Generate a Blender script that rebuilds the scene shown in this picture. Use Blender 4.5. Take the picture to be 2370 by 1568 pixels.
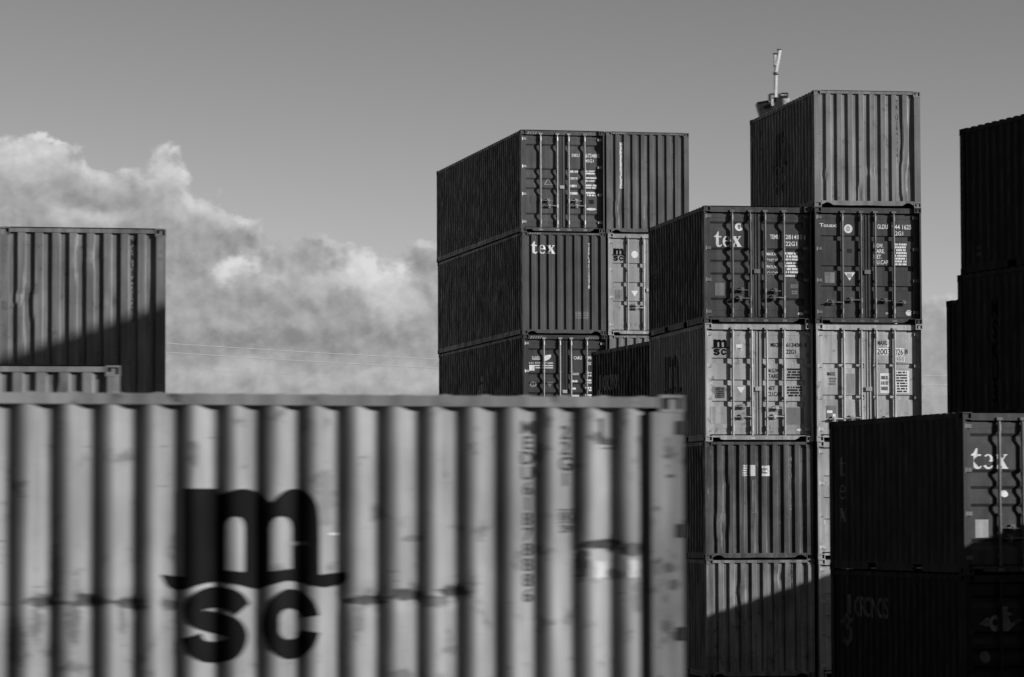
import bpy, bmesh, math, random
from mathutils import Vector, Matrix

for o in list(bpy.data.objects): bpy.data.objects.remove(o)
scn = bpy.context.scene
col = scn.collection
R = math.radians

# ------------------------------------------------------------------ camera
CAM_H = 3.503
PITCH, ROLL = R(2.952), R(-0.17)
cd = bpy.data.cameras.new('camera')
cam = bpy.data.objects.new('camera', cd); col.objects.link(cam)
cd.sensor_fit = 'HORIZONTAL'; cd.sensor_width = 36.0
cd.lens = 8081.0 / 2370.0 * 36.0
cd.clip_start = 0.5; cd.clip_end = 9000
F = Vector((0, math.cos(PITCH), math.sin(PITCH)))
Rt = Vector((1, 0, 0)); Up = Vector((0, -math.sin(PITCH), math.cos(PITCH)))
R2 = Rt*math.cos(ROLL) + Up*math.sin(ROLL); U2 = -Rt*math.sin(ROLL) + Up*math.cos(ROLL)
cam.matrix_world = Matrix(((R2.x, U2.x, -F.x, 0), (R2.y, U2.y, -F.y, 0), (R2.z, U2.z, -F.z, CAM_H), (0, 0, 0, 1)))
cd.dof.use_dof = True
cd.dof.focus_distance = 88.0
cd.dof.aperture_fstop = 4.8
cd.dof.aperture_ratio = 0.3
scn.camera = cam

# ------------------------------------------------------------------ light
SUN_AZ, SUN_EL = R(110.3), R(15.5)          # azimuth clockwise from +Y
SD = Vector((math.sin(SUN_AZ)*math.cos(SUN_EL), math.cos(SUN_AZ)*math.cos(SUN_EL), math.sin(SUN_EL)))
sl = bpy.data.lights.new('sun', 'SUN'); sl.energy = 5.0; sl.angle = R(0.55); sl.color = (1, 1, 1)
sun = bpy.data.objects.new('sun', sl); col.objects.link(sun)
sun.rotation_euler = (-SD).to_track_quat('-Z', 'Y').to_euler()
sun.location = (30, -10, 40)

scn.view_settings.view_transform = 'Standard'
scn.view_settings.look = 'None'
scn.view_settings.gamma = 1.0
scn.view_settings.use_curve_mapping = False
scn.view_settings.exposure = 0.0

# ------------------------------------------------------------------ sky (monochrome photograph: sky reduced to luminance)
wd = bpy.data.worlds.new('World'); scn.world = wd; wd.use_nodes = True
nt = wd.node_tree; nt.nodes.clear()
def N(tree, t, **kw):
    n = tree.nodes.new(t)
    for k, v in kw.items():
        if k == 'inp':
            for i, x in v.items(): n.inputs[i].default_value = x
        else: setattr(n, k, v)
    return n
def math_(tree, op, a, b=None, c=None, clamp=False):
    n = tree.nodes.new('ShaderNodeMath'); n.operation = op; n.use_clamp = clamp
    for i, x in enumerate((a, b, c)):
        if x is None: continue
        if isinstance(x, (int, float)): n.inputs[i].default_value = x
        else: tree.links.new(x, n.inputs[i])
    return n.outputs[0]
def vmath(tree, op, a, b=None):
    n = tree.nodes.new('ShaderNodeVectorMath'); n.operation = op
    for i, x in enumerate((a, b)):
        if x is None: continue
        if isinstance(x, (tuple, list)): n.inputs[i].default_value = x
        elif isinstance(x, (int, float)): n.inputs['Scale'].default_value = x
        else: tree.links.new(x, n.inputs[i])
    return n
# cloud density as a function of sky direction (hundredths of a radian-ish units, azimuth / elevation)
K = 80.81
BLOBS = [  # centre azimuth, centre elevation, radii, weight
    (-1130, 375, 120, 80, 1.0), (-1060, 395, 70, 55, .8), (-1000, 330, 130, 70, .9), (-900, 330, 90, 60, .8), (-800, 350, 58, 85, 1.0),
    (-770, 290, 95, 75, .9), (-690, 240, 85, 55, .8), (-630, 205, 60, 40, .6), (-1000, 250, 300, 80, .8), (-1320, 330, 170, 120, 1.0),
    (-1560, 280, 190, 110, 1.0), (-1850, 240, 240, 90, .9),
    (-650, 168, 55, 40, 1.0), (-585, 140, 60, 32, .6), (-430, 145, 75, 42, .6), (-335, 140, 72, 58, 1.3), (-290, 75, 100, 55, .9),
    (-480, 70, 230, 50, .6), (-445, 215, 42, 26, .6), (-205, 165, 60, 55, .7), (-150, 90, 110, 60, .6), (-650, 80, 170, 70, .6),
    (-560, 5, 380, 42, .5), (-130, 0, 260, 40, .5), (-980, 90, 540, 170, .7), (-420, -60, 600, 230, .9), (200, -160, 600, 220, .7), (-1700, -20, 700, 280, .9), (1000, -170, 700, 220, .7), (-900, -160, 700, 160, .9),
    (-560, -95, 330, 40, .9), (-200, -100, 230, 36, .8), (-850, -60, 250, 60, .6), (150, -40, 260, 70, .6), (520, -10, 240, 70, .5), (1050, 10, 120, 90, .8), (1400, 60, 220, 80, .7)]
g = bpy.data.node_groups.new('cloud_density', 'ShaderNodeTree')
g.interface.new_socket('P', in_out='INPUT', socket_type='NodeSocketVector')
g.interface.new_socket('Dir', in_out='INPUT', socket_type='NodeSocketVector')
g.interface.new_socket('D', in_out='OUTPUT', socket_type='NodeSocketFloat')
gi = g.nodes.new('NodeGroupInput'); go = g.nodes.new('NodeGroupOutput')
warp = N(g, 'ShaderNodeTexNoise', noise_dimensions='3D', inp={'Scale': 0.9, 'Detail': 8.0, 'Roughness': .62})
g.links.new(gi.outputs['Dir'], warp.inputs['Vector'])
wv = vmath(g, 'SUBTRACT', warp.outputs['Color'], (.5, .5, .5)).outputs[0]
wv = vmath(g, 'MULTIPLY', wv, (1.9, 1.5, 0)).outputs[0]
P = vmath(g, 'ADD', gi.outputs['P'], wv).outputs[0]
tot = None
for (a, e, ra, re, w) in BLOBS:
    s = vmath(g, 'SUBTRACT', P, (a/100, e/100, 0)).outputs[0]
    s = vmath(g, 'MULTIPLY', s, (100/ra, 100/re, 0)).outputs[0]
    d = vmath(g, 'DOT_PRODUCT', s, s).outputs['Value']
    m = math_(g, 'MULTIPLY_ADD', d, -w/1.9, w)
    m = math_(g, 'MAXIMUM', m, 0.0)
    tot = m if tot is None else math_(g, 'ADD', tot, m)
nz = N(g, 'ShaderNodeTexNoise', noise_dimensions='3D', inp={'Scale': 1.5, 'Detail': 7.0, 'Roughness': .62})
g.links.new(gi.outputs['Dir'], nz.inputs['Vector'])
big = N(g, 'ShaderNodeTexNoise', noise_dimensions='3D', inp={'Scale': 0.13, 'Detail': 3.0, 'Roughness': .5})
g.links.new(gi.outputs['Dir'], big.inputs['Vector'])
nn = math_(g, 'MULTIPLY_ADD', nz.outputs['Fac'], 2.3, -1.42)
bb = math_(g, 'MULTIPLY_ADD', big.outputs['Fac'], 1.2, -0.75)
bb = math_(g, 'MAXIMUM', bb, 0.0)
gate = math_(g, 'MULTIPLY_ADD', math_(g, 'MULTIPLY', tot, 4.0, clamp=True), .45, -.45)      # no stray wisps far from the cloud masses
D = math_(g, 'ADD', math_(g, 'ADD', math_(g, 'MINIMUM', tot, 1.35), nn), gate)
D = math_(g, 'ADD', D, bb)
g.links.new(D, go.inputs['D'])
g.interface.new_socket('W', in_out='OUTPUT', socket_type='NodeSocketVector'); g.links.new(P, go.inputs['W'])
g.interface.new_socket('N', in_out='OUTPUT', socket_type='NodeSocketFloat'); g.links.new(nz.outputs['Fac'], go.inputs['N'])

tc = N(nt, 'ShaderNodeTexCoord')
sep = N(nt, 'ShaderNodeSeparateXYZ'); nt.links.new(tc.outputs['Generated'], sep.inputs[0])
az = math_(nt, 'ARCTAN2', sep.outputs['X'], sep.outputs['Y'])
el = math_(nt, 'ARCSINE', sep.outputs['Z'])
cmb = N(nt, 'ShaderNodeCombineXYZ')
nt.links.new(math_(nt, 'MULTIPLY', az, K), cmb.inputs[0])
nt.links.new(math_(nt, 'MULTIPLY_ADD', el, K, -PITCH*K), cmb.inputs[1])
dirv = vmath(nt, 'SCALE', tc.outputs['Generated']); dirv.inputs['Scale'].default_value = K; dirv = dirv.outputs[0]
def sstep(x, a, b):
    n = nt.nodes.new('ShaderNodeMapRange'); n.interpolation_type = 'SMOOTHSTEP'
    n.inputs[1].default_value = a; n.inputs[2].default_value = b; nt.links.new(x, n.inputs[0]); return n.outputs[0]
def dens(off):
    gn = nt.nodes.new('ShaderNodeGroup'); gn.node_tree = g
    if off:
        nt.links.new(vmath(nt, 'ADD', cmb.outputs[0], off).outputs[0], gn.inputs['P'])
        nt.links.new(vmath(nt, 'ADD', dirv, (off[0], 0, off[1])).outputs[0], gn.inputs['Dir'])
    else:
        nt.links.new(cmb.outputs[0], gn.inputs['P']); nt.links.new(dirv, gn.inputs['Dir'])
    return gn.outputs
D0, PW = dens(None)[:2]; D1 = dens((0.12, 0.20, 0))[0]
lit = math_(nt, 'SUBTRACT', D0, D1)
lit = math_(nt, 'MULTIPLY_ADD', lit, 0.34, 0.27)
# sunlit heads: (azimuth, elevation, radii, weight, crisp share); negative: shaded bases
for (a, e, ra, re, w, cr_) in ((-1120, 410, 110, 75, .40, .55), (-800, 375, 62, 78, .34, .6), (-745, 300, 80, 60, .24, .5), (-930, 345, 80, 45, .14, .5), (-985, 275, 105, 40, .34, .55), (-640, 165, 66, 42, .72, .6), (-325, 140, 78, 70, .66, .65), (-265, 80, 75, 55, .36, .4), (-440, 120, 80, 36, .26, .5), (-560, 130, 60, 26, .2, .6),
        (-640, -80, 170, 42, .22, .5), (-380, -95, 170, 34, .18, .5), (-170, -100, 160, 40, .16, .5), (-1500, 330, 200, 110, .3, .5), (1040, 60, 60, 50, .25, .5),
        (-540, -5, 420, 40, -.20, 0), (-445, 215, 52, 30, -.16, .5), (-205, 160, 50, 52, -.17, .5), (-950, 320, 160, 40, -.10, 0), (-630, 225, 75, 42, -.14, .4), (-520, 75, 200, 30, -.12, .2), (-300, 30, 160, 30, -.10, 0)):
    s_ = vmath(nt, 'MULTIPLY', vmath(nt, 'SUBTRACT', PW, (a/100, e/100, 0)).outputs[0], (100/ra, 100/re, 0)).outputs[0]
    ln = vmath(nt, 'LENGTH', s_).outputs['Value']
    lit = math_(nt, 'ADD', lit, math_(nt, 'MULTIPLY', sstep(ln, 1.25, 0.0), w*(1-cr_)))
    if cr_:
        sy = N(nt, 'ShaderNodeSeparateXYZ'); nt.links.new(s_, sy.inputs[0])
        fade = sstep(sy.outputs['Y'], -0.95, 0.35)          # lit crown, soft base
        lit = math_(nt, 'ADD', lit, math_(nt, 'MULTIPLY', math_(nt, 'MULTIPLY', sstep(ln, 1.06, 0.45), fade), w*cr_*1.15))
lit = math_(nt, 'MINIMUM', math_(nt, 'MAXIMUM', lit, 0.0), 1.0)
alpha = sstep(D0, 0.0, 0.42)
# clouds live low in the sky
alpha = math_(nt, 'MULTIPLY', alpha, sstep(math_(nt, 'MULTIPLY', el, -1.0), -0.30, -0.12))
CL = N(nt, 'ShaderNodeMapRange'); nt.links.new(lit, CL.inputs[0]); CL.inputs[3].default_value = 4.9; CL.inputs[4].default_value = 14.0
sky = N(nt, 'ShaderNodeTexSky', sky_type='NISHITA')
sky.sun_disc = False; sky.sun_elevation = SUN_EL; sky.sun_rotation = SUN_AZ
sky.altitude = 0; sky.air_density = 1.0; sky.dust_density = 0.6; sky.ozone_density = 1.0
bw = N(nt, 'ShaderNodeSeparateColor'); nt.links.new(sky.outputs[0], bw.inputs[0])   # red-filter black and white
mx = N(nt, 'ShaderNodeMix', data_type='FLOAT')
nt.links.new(alpha, mx.inputs[0]); nt.links.new(math_(nt, 'MINIMUM', math_(nt, 'MULTIPLY', math_(nt, 'POWER', bw.outputs[0], 1.7), .85), 14.0), mx.inputs[2]); nt.links.new(CL.outputs[0], mx.inputs[3])
bg = N(nt, 'ShaderNodeBackground'); bg.inputs['Strength'].default_value = 0.05
nt.links.new(mx.outputs[0], bg.inputs['Color'])
wd.cycles.sampling_method = 'MANUAL'; wd.cycles.sample_map_resolution = 512
wo = N(nt, 'ShaderNodeOutputWorld'); nt.links.new(bg.outputs[0], wo.inputs['Surface'])

# ------------------------------------------------------------------ materials
MATS = {}
def paint(name, val, rough=.5, streak=.35, rust=.25, scr=.35, seed=0.0, light=0.0, band=None, spots=None, metal=0.0, spec=.22):
    """painted steel: base grey with vertical run-off streaks, blotches, rust spots and short scratches"""
    if name in MATS: return MATS[name]
    m = bpy.data.materials.new(name); m.use_nodes = True; t = m.node_tree; t.nodes.clear()
    out = N(t, 'ShaderNodeOutputMaterial'); b = N(t, 'ShaderNodeBsdfPrincipled')
    t.links.new(b.outputs[0], out.inputs[0])
    c = N(t, 'ShaderNodeTexCoord')
    p = vmath(t, 'ADD', c.outputs['Object'], (seed*3.1, seed*1.7, seed*5.3)).outputs[0]
    def noise(scale, sc, det=5, rg=.55):
        v = vmath(t, 'MULTIPLY', p, scale).outputs[0]
        n = N(t, 'ShaderNodeTexNoise', noise_dimensions='3D', inp={'Scale': sc, 'Detail': det, 'Roughness': rg}); t.links.new(v, n.inputs['Vector']); return n.outputs['Fac']
    def ramp(x, a, bb, lo=0., hi=1.):
        n = t.nodes.new('ShaderNodeMapRange'); n.interpolation_type = 'SMOOTHSTEP'
        for i, q in ((1, a), (2, bb), (3, lo), (4, hi)): n.inputs[i].default_value = q
        t.links.new(x, n.inputs[0]); return n.outputs[0]
    st = ramp(noise((7, 7, .45), 1.0, 6, .6), .35, .68, 1-streak, 1+streak*.35)
    bl = ramp(noise((1, 1, 1), 1.1, 5, .6), .3, .7, 1-streak*.7, 1+streak*.35)
    v = math_(t, 'MULTIPLY', math_(t, 'MULTIPLY', st, bl), val)
    # light scuffs
    if light > 0:
        lf = math_(t, 'MULTIPLY', ramp(noise((3, 3, 1.2), 2.0, 5, .65), .60, .70), light)
        mxn = N(t, 'ShaderNodeMix', data_type='FLOAT'); t.links.new(lf, mxn.inputs[0]); t.links.new(v, mxn.inputs[2]); mxn.inputs[3].default_value = min(.8, val*2.2+.05); v = mxn.outputs[0]
    # rust spots
    rf = math_(t, 'MULTIPLY', ramp(noise((1, 1, 1), 4.5, 6, .68), .57, .665), rust)
    rf2 = math_(t, 'MULTIPLY', ramp(noise((9, 9, .8), 1.0, 6, .65), .66, .76), rust*.8)
    rf = math_(t, 'MAXIMUM', rf, rf2)
    # short horizontal scratches
    sf = math_(t, 'MULTIPLY', ramp(noise((5, 5, 75), 1.0, 2, .5), .70, .74), math_(t, 'MULTIPLY', ramp(noise((2, 2, 2), 2.2, 3, .5), .48, .62), scr))
    rf = math_(t, 'MAXIMUM', rf, sf)
    if spots:
        sn = noise((6, 6, 26), 1.0, 4, .65)
        for (yc, zc, ry_, rz_, am) in spots:
            e_ = vmath(t, 'MULTIPLY', vmath(t, 'SUBTRACT', c.outputs['Object'], (0, yc, zc)).outputs[0], (0, 1/ry_, 1/rz_)).outputs[0]
            dd_ = vmath(t, 'LENGTH', e_).outputs['Value']
            q = math_(t, 'MULTIPLY', ramp(math_(t, 'MULTIPLY_ADD', sn, 1.9, math_(t, 'SUBTRACT', dd_, .95)), .95, .50), am)
            rf = math_(t, 'MAXIMUM', rf, q)
    if band:
        s3 = N(t, 'ShaderNodeSeparateXYZ'); t.links.new(c.outputs['Object'], s3.inputs[0])
        for (zc, zw, thr) in band:
            q = math_(t, 'ABSOLUTE', math_(t, 'SUBTRACT', math_(t, 'MULTIPLY_ADD', noise((1.2, 1.2, 0), 1.0, 2, .5), .22, zc-.11), s3.outputs['Z']))
            q = ramp(q, zw, zw*.25)
            q = math_(t, 'MULTIPLY', q, ramp(noise((2.6, 2.6, 16), 1.0, 5, .6), thr, thr+.10))
            rf = math_(t, 'MAXIMUM', rf, math_(t, 'MULTIPLY', q, .92))
    mxn = N(t, 'ShaderNodeMix', data_type='FLOAT'); t.links.new(rf, mxn.inputs[0]); t.links.new(v, mxn.inputs[2]); mxn.inputs[3].default_value = min(.035, val*.35); v = mxn.outputs[0]
    cc = N(t, 'ShaderNodeCombineColor')
    for i in range(3): t.links.new(v, cc.inputs[i])
    t.links.new(cc.outputs[0], b.inputs['Base Color'])
    t.links.new(ramp(noise((2, 2, 1), 2.5, 5, .6), .3, .7, rough-.08, min(.95, rough+.15)), b.inputs['Roughness'])
    b.inputs['Metallic'].default_value = metal
    b.inputs['Specular IOR Level'].default_value = spec
    bp = N(t, 'ShaderNodeBump', inp={'Strength': .22, 'Distance': .006}); t.links.new(noise((1, 1, 1), 9.0, 3, .6), bp.inputs['Height']); t.links.new(bp.outputs[0], b.inputs['Normal'])
    MATS[name] = m; return m
def flat(name, val, rough=.6, var=.15, seed=0.):
    return paint(name, val, rough, streak=var, rust=.12, scr=.15, seed=seed)
WHITE = paint('white_vinyl', .80, .5, .16, .35, .3, 1.3); BLACK = paint('black_vinyl', .009, .8, .25, .2, .2, 2.2, spec=.04)
FADED = paint('faded_white_vinyl', .30, .6, .35, .5, .4, 3.2); GREYV = paint('grey_vinyl', .18, .6, .25, .3, .2, 4.1)
DARKV = paint('dark_vinyl', .03, .75, .25, .2, .2, 5.1, spec=.08); RUBBER = paint('door_gasket_rubber', .018, .7, .2, 0, 0, 6.)
GALV = paint('galvanised_steel', .36, .42, .3, .35, .2, 7., metal=.25, spec=.5)
DULL = paint('dull_steel', .17, .5, .3, .35, .2, 8., metal=.25)
FLOOR = paint('plywood_floor', .05, .8, .2, 0, 0, 9.)

# ------------------------------------------------------------------ mesh helpers
class MB:
    def __init__(s): s.v = []; s.f = []
    def box(s, x0, x1, y0, y1, z0, z1):
        b = len(s.v)
        s.v += [(x0, y0, z0), (x1, y0, z0), (x1, y1, z0), (x0, y1, z0), (x0, y0, z1), (x1, y0, z1), (x1, y1, z1), (x0, y1, z1)]
        s.f += [tuple(b+i for i in q) for q in ((0, 3, 2, 1), (4, 5, 6, 7), (0, 1, 5, 4), (1, 2, 6, 5), (2, 3, 7, 6), (3, 0, 4, 7))]
        return s
    def tube(s, a, c, r, n=10, r2=None):
        a = Vector(a); c = Vector(c); d = (c-a).normalized(); u = d.orthogonal().normalized(); w = d.cross(u); b = len(s.v)
        r2 = r if r2 is None else r2
        for k in range(n):
            t = 2*math.pi*k/n; e = u*math.cos(t)+w*math.sin(t)
            s.v.append(tuple(a+e*r)); s.v.append(tuple(c+e*r2))
        for k in range(n):
            i, j = b+2*k, b+2*((k+1) % n); s.f.append((i, j, j+1, i+1))
        s.f.append(tuple(b+2*k for k in range(n))[::-1]); s.f.append(tuple(b+2*k+1 for k in range(n))); return s
    def grid(s, us, vs, fn):
        b = len(s.v); n = len(vs)
        for u in us:
            for v in vs: s.v.append(fn(u, v))
        for i in range(len(us)-1):
            for j in range(n-1): s.f.append((b+i*n+j, b+(i+1)*n+j, b+(i+1)*n+j+1, b+i*n+j+1))
        return s
    def prism(s, pts, y0, y1):           # polygon in x,z extruded along y
        b = len(s.v); n = len(pts)
        for y in (y0, y1): s.v += [(p[0], y, p[1]) for p in pts]
        s.f.append(tuple(range(b, b+n))); s.f.append(tuple(range(b+2*n-1, b+n-1, -1)))
        for k in range(n): s.f.append((b+k, b+n+k, b+n+(k+1) % n, b+(k+1) % n))
        return s
    def mesh(s, name, mat, smooth=False):
        me = bpy.data.meshes.new(name); me.from_pydata(s.v, [], s.f); me.update()
        if mat: me.materials.append(mat)
        if smooth: me.polygons.foreach_set('use_smooth', [True]*len(me.polygons))
        return me
    def build(s, name, mat, parent=None, smooth=False): return link(name, s.mesh(name, mat, smooth), parent)
def link(name, me, parent=None, loc=None):
    o = bpy.data.objects.new(name, me); col.objects.link(o)
    if parent: o.parent = parent
    if loc: o.location = loc
    return o
def empty(name, loc, rz=0):
    o = bpy.data.objects.new(name, None); col.objects.link(o); o.location = loc; o.rotation_euler = (0, 0, rz); o.empty_display_size = .3; return o
def tag(o, label=None, cat=None, group=None, kind=None):
    if label: o['label'] = label
    if cat: o['category'] = cat
    if group: o['group'] = group
    if kind: o['kind'] = kind
    return o

# ---- flat artwork: text and outlines as 2-D meshes (u right, v up), fitted to a box
_cache = {}
def art_from_curve(cu):
    ob = bpy.data.objects.new('tmp', cu); col.objects.link(ob)
    dg = bpy.context.evaluated_depsgraph_get()
    me = bpy.data.meshes.new_from_object(ob.evaluated_get(dg))
    V = [(v.co.x, v.co.y) for v in me.vertices]; Fc = [tuple(p.vertices) for p in me.polygons]
    bpy.data.objects.remove(ob); bpy.data.curves.remove(cu); bpy.data.meshes.remove(me)
    return V, Fc
def text_art(txt, bold=.012, stacked=False):
    key = ('t', txt, bold, stacked)
    if key in _cache: return _cache[key]
    cu = bpy.data.curves.new('txt', 'FONT')
    cu.body = '\n'.join(txt) if stacked else txt
    cu.align_x = 'CENTER' if stacked else 'LEFT'; cu.resolution_u = 3; cu.offset = bold
    if stacked: cu.space_line = .82
    _cache[key] = art_from_curve(cu); return _cache[key]
def poly_art(polys):
    """list of outlines; an outline inside another one is a hole (filled as a 2-D curve)"""
    cu = bpy.data.curves.new('art', 'CURVE'); cu.dimensions = '2D'; cu.fill_mode = 'BOTH'
    for pl in polys:
        sp = cu.splines.new('POLY'); sp.points.add(len(pl)-1); sp.use_cyclic_u = True
        for q, (x, y) in zip(sp.points, pl): q.co = (x, y, 0, 1)
    return art_from_curve(cu)
def ell(cx, cy, rx, ry, a0=0, a1=360, n=24):
    return [(cx+rx*math.cos(R(a0+(a1-a0)*k/n)), cy+ry*math.sin(R(a0+(a1-a0)*k/n))) for k in range(n+1 if (a1-a0) % 360 else n)]
def smooth_path(p, n=5):
    o = []
    for i in range(len(p)-1):
        a, b, c, d = p[max(0, i-1)], p[i], p[i+1], p[min(len(p)-1, i+2)]
        for k in range(n):
            t = k/n
            o.append(tuple(.5*((2*b[j])+(-a[j]+c[j])*t+(2*a[j]-5*b[j]+4*c[j]-d[j])*t*t+(-a[j]+3*b[j]-3*c[j]+d[j])*t**3) for j in (0, 1)))
    o.append(p[-1]); return o
def stroke(p, w):
    p = smooth_path(p); L, Rr = [], []
    for i in range(len(p)):
        a, b = p[max(0, i-1)], p[min(len(p)-1, i+1)]; dx, dy = b[0]-a[0], b[1]-a[1]; l = math.hypot(dx, dy) or 1
        ww = w(i/(len(p)-1)) if callable(w) else w
        L.append((p[i][0]-dy/l*ww/2, p[i][1]+dx/l*ww/2)); Rr.append((p[i][0]+dy/l*ww/2, p[i][1]-dx/l*ww/2))
    return L+Rr[::-1]
def flipy(pl): return [(x, -y) for x, y in pl]
# two-line logo: arched letter standing on a wave, two round letters below
def logo_art():
    if 'logo' in _cache: return _cache['logo']
    arch = [(285, 265), (520, 265), (545, 310)] + smooth_path([(570, 300), (640, 275), (720, 267), (800, 285), (860, 325), (905, 362), (950, 318), (1010, 280), (1080, 267), (1150, 285), (1205, 340), (1235, 420), (1245, 520)], 3)
    bot = smooth_path([(1440, 853), (1452, 900), (1400, 943), (1280, 962), (1150, 936), (1030, 914), (900, 944), (800, 968), (660, 936), (540, 918), (400, 936), (290, 970), (190, 950), (130, 862)], 3)
    outer = arch + [(1247, 872)] + bot + [(285, 880)]
    h1 = [(580, 835), (580, 545), (590, 500), (615, 470), (650, 460), (690, 470), (712, 500), (720, 545), (720, 850)]
    h2 = [(893, 845), (893, 545), (903, 500), (935, 468), (978, 460), (1025, 470), (1055, 500), (1065, 545), (1065, 828)]
    s = stroke([(700, 1112), (660, 1062), (580, 1032), (500, 1026), (410, 1050), (360, 1105), (390, 1165), (500, 1200), (620, 1235), (672, 1300), (630, 1375), (540, 1405), (440, 1400), (370, 1355), (345, 1290)], lambda t: 148)
    c = ell(1045, 1218, 206, 248, 14, 346, 34) + ell(1040, 1180, 82, 72, 354, 180, 10) + ell(1040, 1254, 82, 72, 180, 6, 10)
    _cache['logo'] = poly_art([flipy(q) for q in (outer, h1, h2, s, c)])
    return _cache['logo']
# bold serif three-letter word
def serif_art(stacked=False):
    key = ('serif', stacked)
    if key in _cache: return _cache[key]
    t = [(0, .9), (0, .98), (.2, 1.1), (.42, 1.42), (.52, 1.42), (.52, 1.0), (.82, 1.0), (.82, .88), (.52, .88), (.52, .24), (.57, .13), (.67, .12), (.83, .24), (.88, .18), (.76, .03), (.56, -.03), (.36, .0), (.22, .12), (.2, .26), (.2, .9)]
    e_o = ell(.5, .49, .47, .52, -2, 0, 1)[:1] + ell(.5, .49, .47, .52, 4, 322, 34) + [(.84, .24)] + ell(.56, .44, .30, .34, 310, 200, 10) + [(.27, .5), (.97, .5)]
    e_h = [(.285, .6), (.31, .76), (.38, .88), (.48, .93), (.58, .9), (.65, .8), (.68, .6)]
    x1 = [(.0, 1.0), (.0, .93), (.08, .91), (.62, .09), (.55, .06), (.55, 0), (1.1, 0), (1.1, .07), (1.02, .09), (.46, .92), (.53, .94), (.53, 1.0)]
    xa = [(.72, 1.0), (.72, .94), (.81, .91), (.60, .66), (.66, .56), (.92, .91), (1.03, .94), (1.03, 1.0)]
    xb = [(-.02, 0), (-.02, .06), (.09, .09), (.37, .46), (.43, .37), (.24, .09), (.33, .06), (.33, 0)]
    gl = [[t], [e_o, e_h], [x1, xa, xb]]
    polys = []
    for k, gp in enumerate(gl):
        for pl in gp: polys.append([(x+(0 if stacked else (0, .92, 1.98)[k]), y-(k*1.7 if stacked else 0)) for x, y in pl])
    _cache[key] = poly_art(polys); return _cache[key]
def swirl_art():                         # curled emblem followed by a serif-like word
    if 'swirl' in _cache: return _cache['swirl']
    ring = [ell(.5, .8, .42, .40), ell(.5, .8, .2, .17)]
    stem = [(.62, 1.25), (.62, 2.0), (1.0, 2.0), (.98, 1.05)]
    tail = stroke([(.92, .55), (1.0, .2), (.75, -.12), (.4, -.2), (.1, -.02)], .26)
    wing = [(-.55, .72), (-.1, 1.0), (.08, .95), (.07, .7)]
    wing2 = [(.95, .95), (1.5, .95), (1.15, .72), (.93, .75)]
    V, Fc = poly_art(ring+[stem, tail, wing, wing2])
    V2, F2 = text_art('CRONOS', .02)
    k = .9/max(v[1] for v in V2); b = len(V)
    V = V + [(v[0]*k*.8+1.55, v[1]*k+1.05) for v in V2]; Fc = Fc + [tuple(b+i for i in f) for f in F2]
    _cache['swirl'] = (V, Fc); return _cache['swirl']
def emblem_art():
    if 'emb' in _cache: return _cache['emb']
    _cache['emb'] = poly_art([[(-.9, .0), (-.2, .45), (.0, .3), (-.05, -.15)], ell(.45, .05, .5, .48), ell(.42, .1, .24, .2), [(1.0, -.4), (1.0, 1.0), (1.5, 1.0), (1.42, .75), (1.95, .55), (1.5, .45), (1.75, .05), (2.4, .35), (2.8, .2), (2.35, .1), (1.9, -.15), (1.5, -.42)]])
    return _cache['emb']
def rect_art(): return [(0, 0), (1, 0), (1, 1), (0, 1)], [(0, 1, 2, 3)]
def disc_art(): return ell(.5, .5, .5, .5, n=28), [tuple(range(28))]
def frame_art(t=.12): return poly_art([[(0, 0), (1, 0), (1, 1), (0, 1)], [(t, t*1.3), (1-t, t*1.3), (1-t, 1-t*1.3), (t, 1-t*1.3)]])
def tri_art(down=True): return ([(0, 1), (.5, 0), (1, 1)] if down else [(0, 0), (1, 0), (.5, 1)]), [(0, 1, 2)]
def triframe_art(): return poly_art([[(0, 0), (1, 0), (.5, 1)], [(.16, .1), (.84, .1), (.5, .78)]])
def rows_art(n, ragged, cols=7):
    """n short lines of small figures"""
    rr = random.Random(ragged); V = []; Fc = []
    for k in range(n):
        z1 = 1-k/n; z0 = z1-.68/n; x = rr.choice((0, .0, .08)); 
        while x < .97:
            w = rr.uniform(.07, .12)
            b = len(V); V += [(x, z0), (min(1, x+w), z0), (min(1, x+w), z1), (x, z1)]; Fc.append((b, b+1, b+2, b+3)); x += w+.022 if rr.random() < .8 else w+.08
    return V, Fc
def stripes_art(n=4):
    V = []; Fc = []
    for k in range(n):
        b = len(V); x = k/n; V += [(x, 0), (x+.45/n, 0), (x+1.05/n, 1), (x+.6/n, 1)]; Fc.append((b, b+1, b+2, b+3))
    return V, Fc

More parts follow.
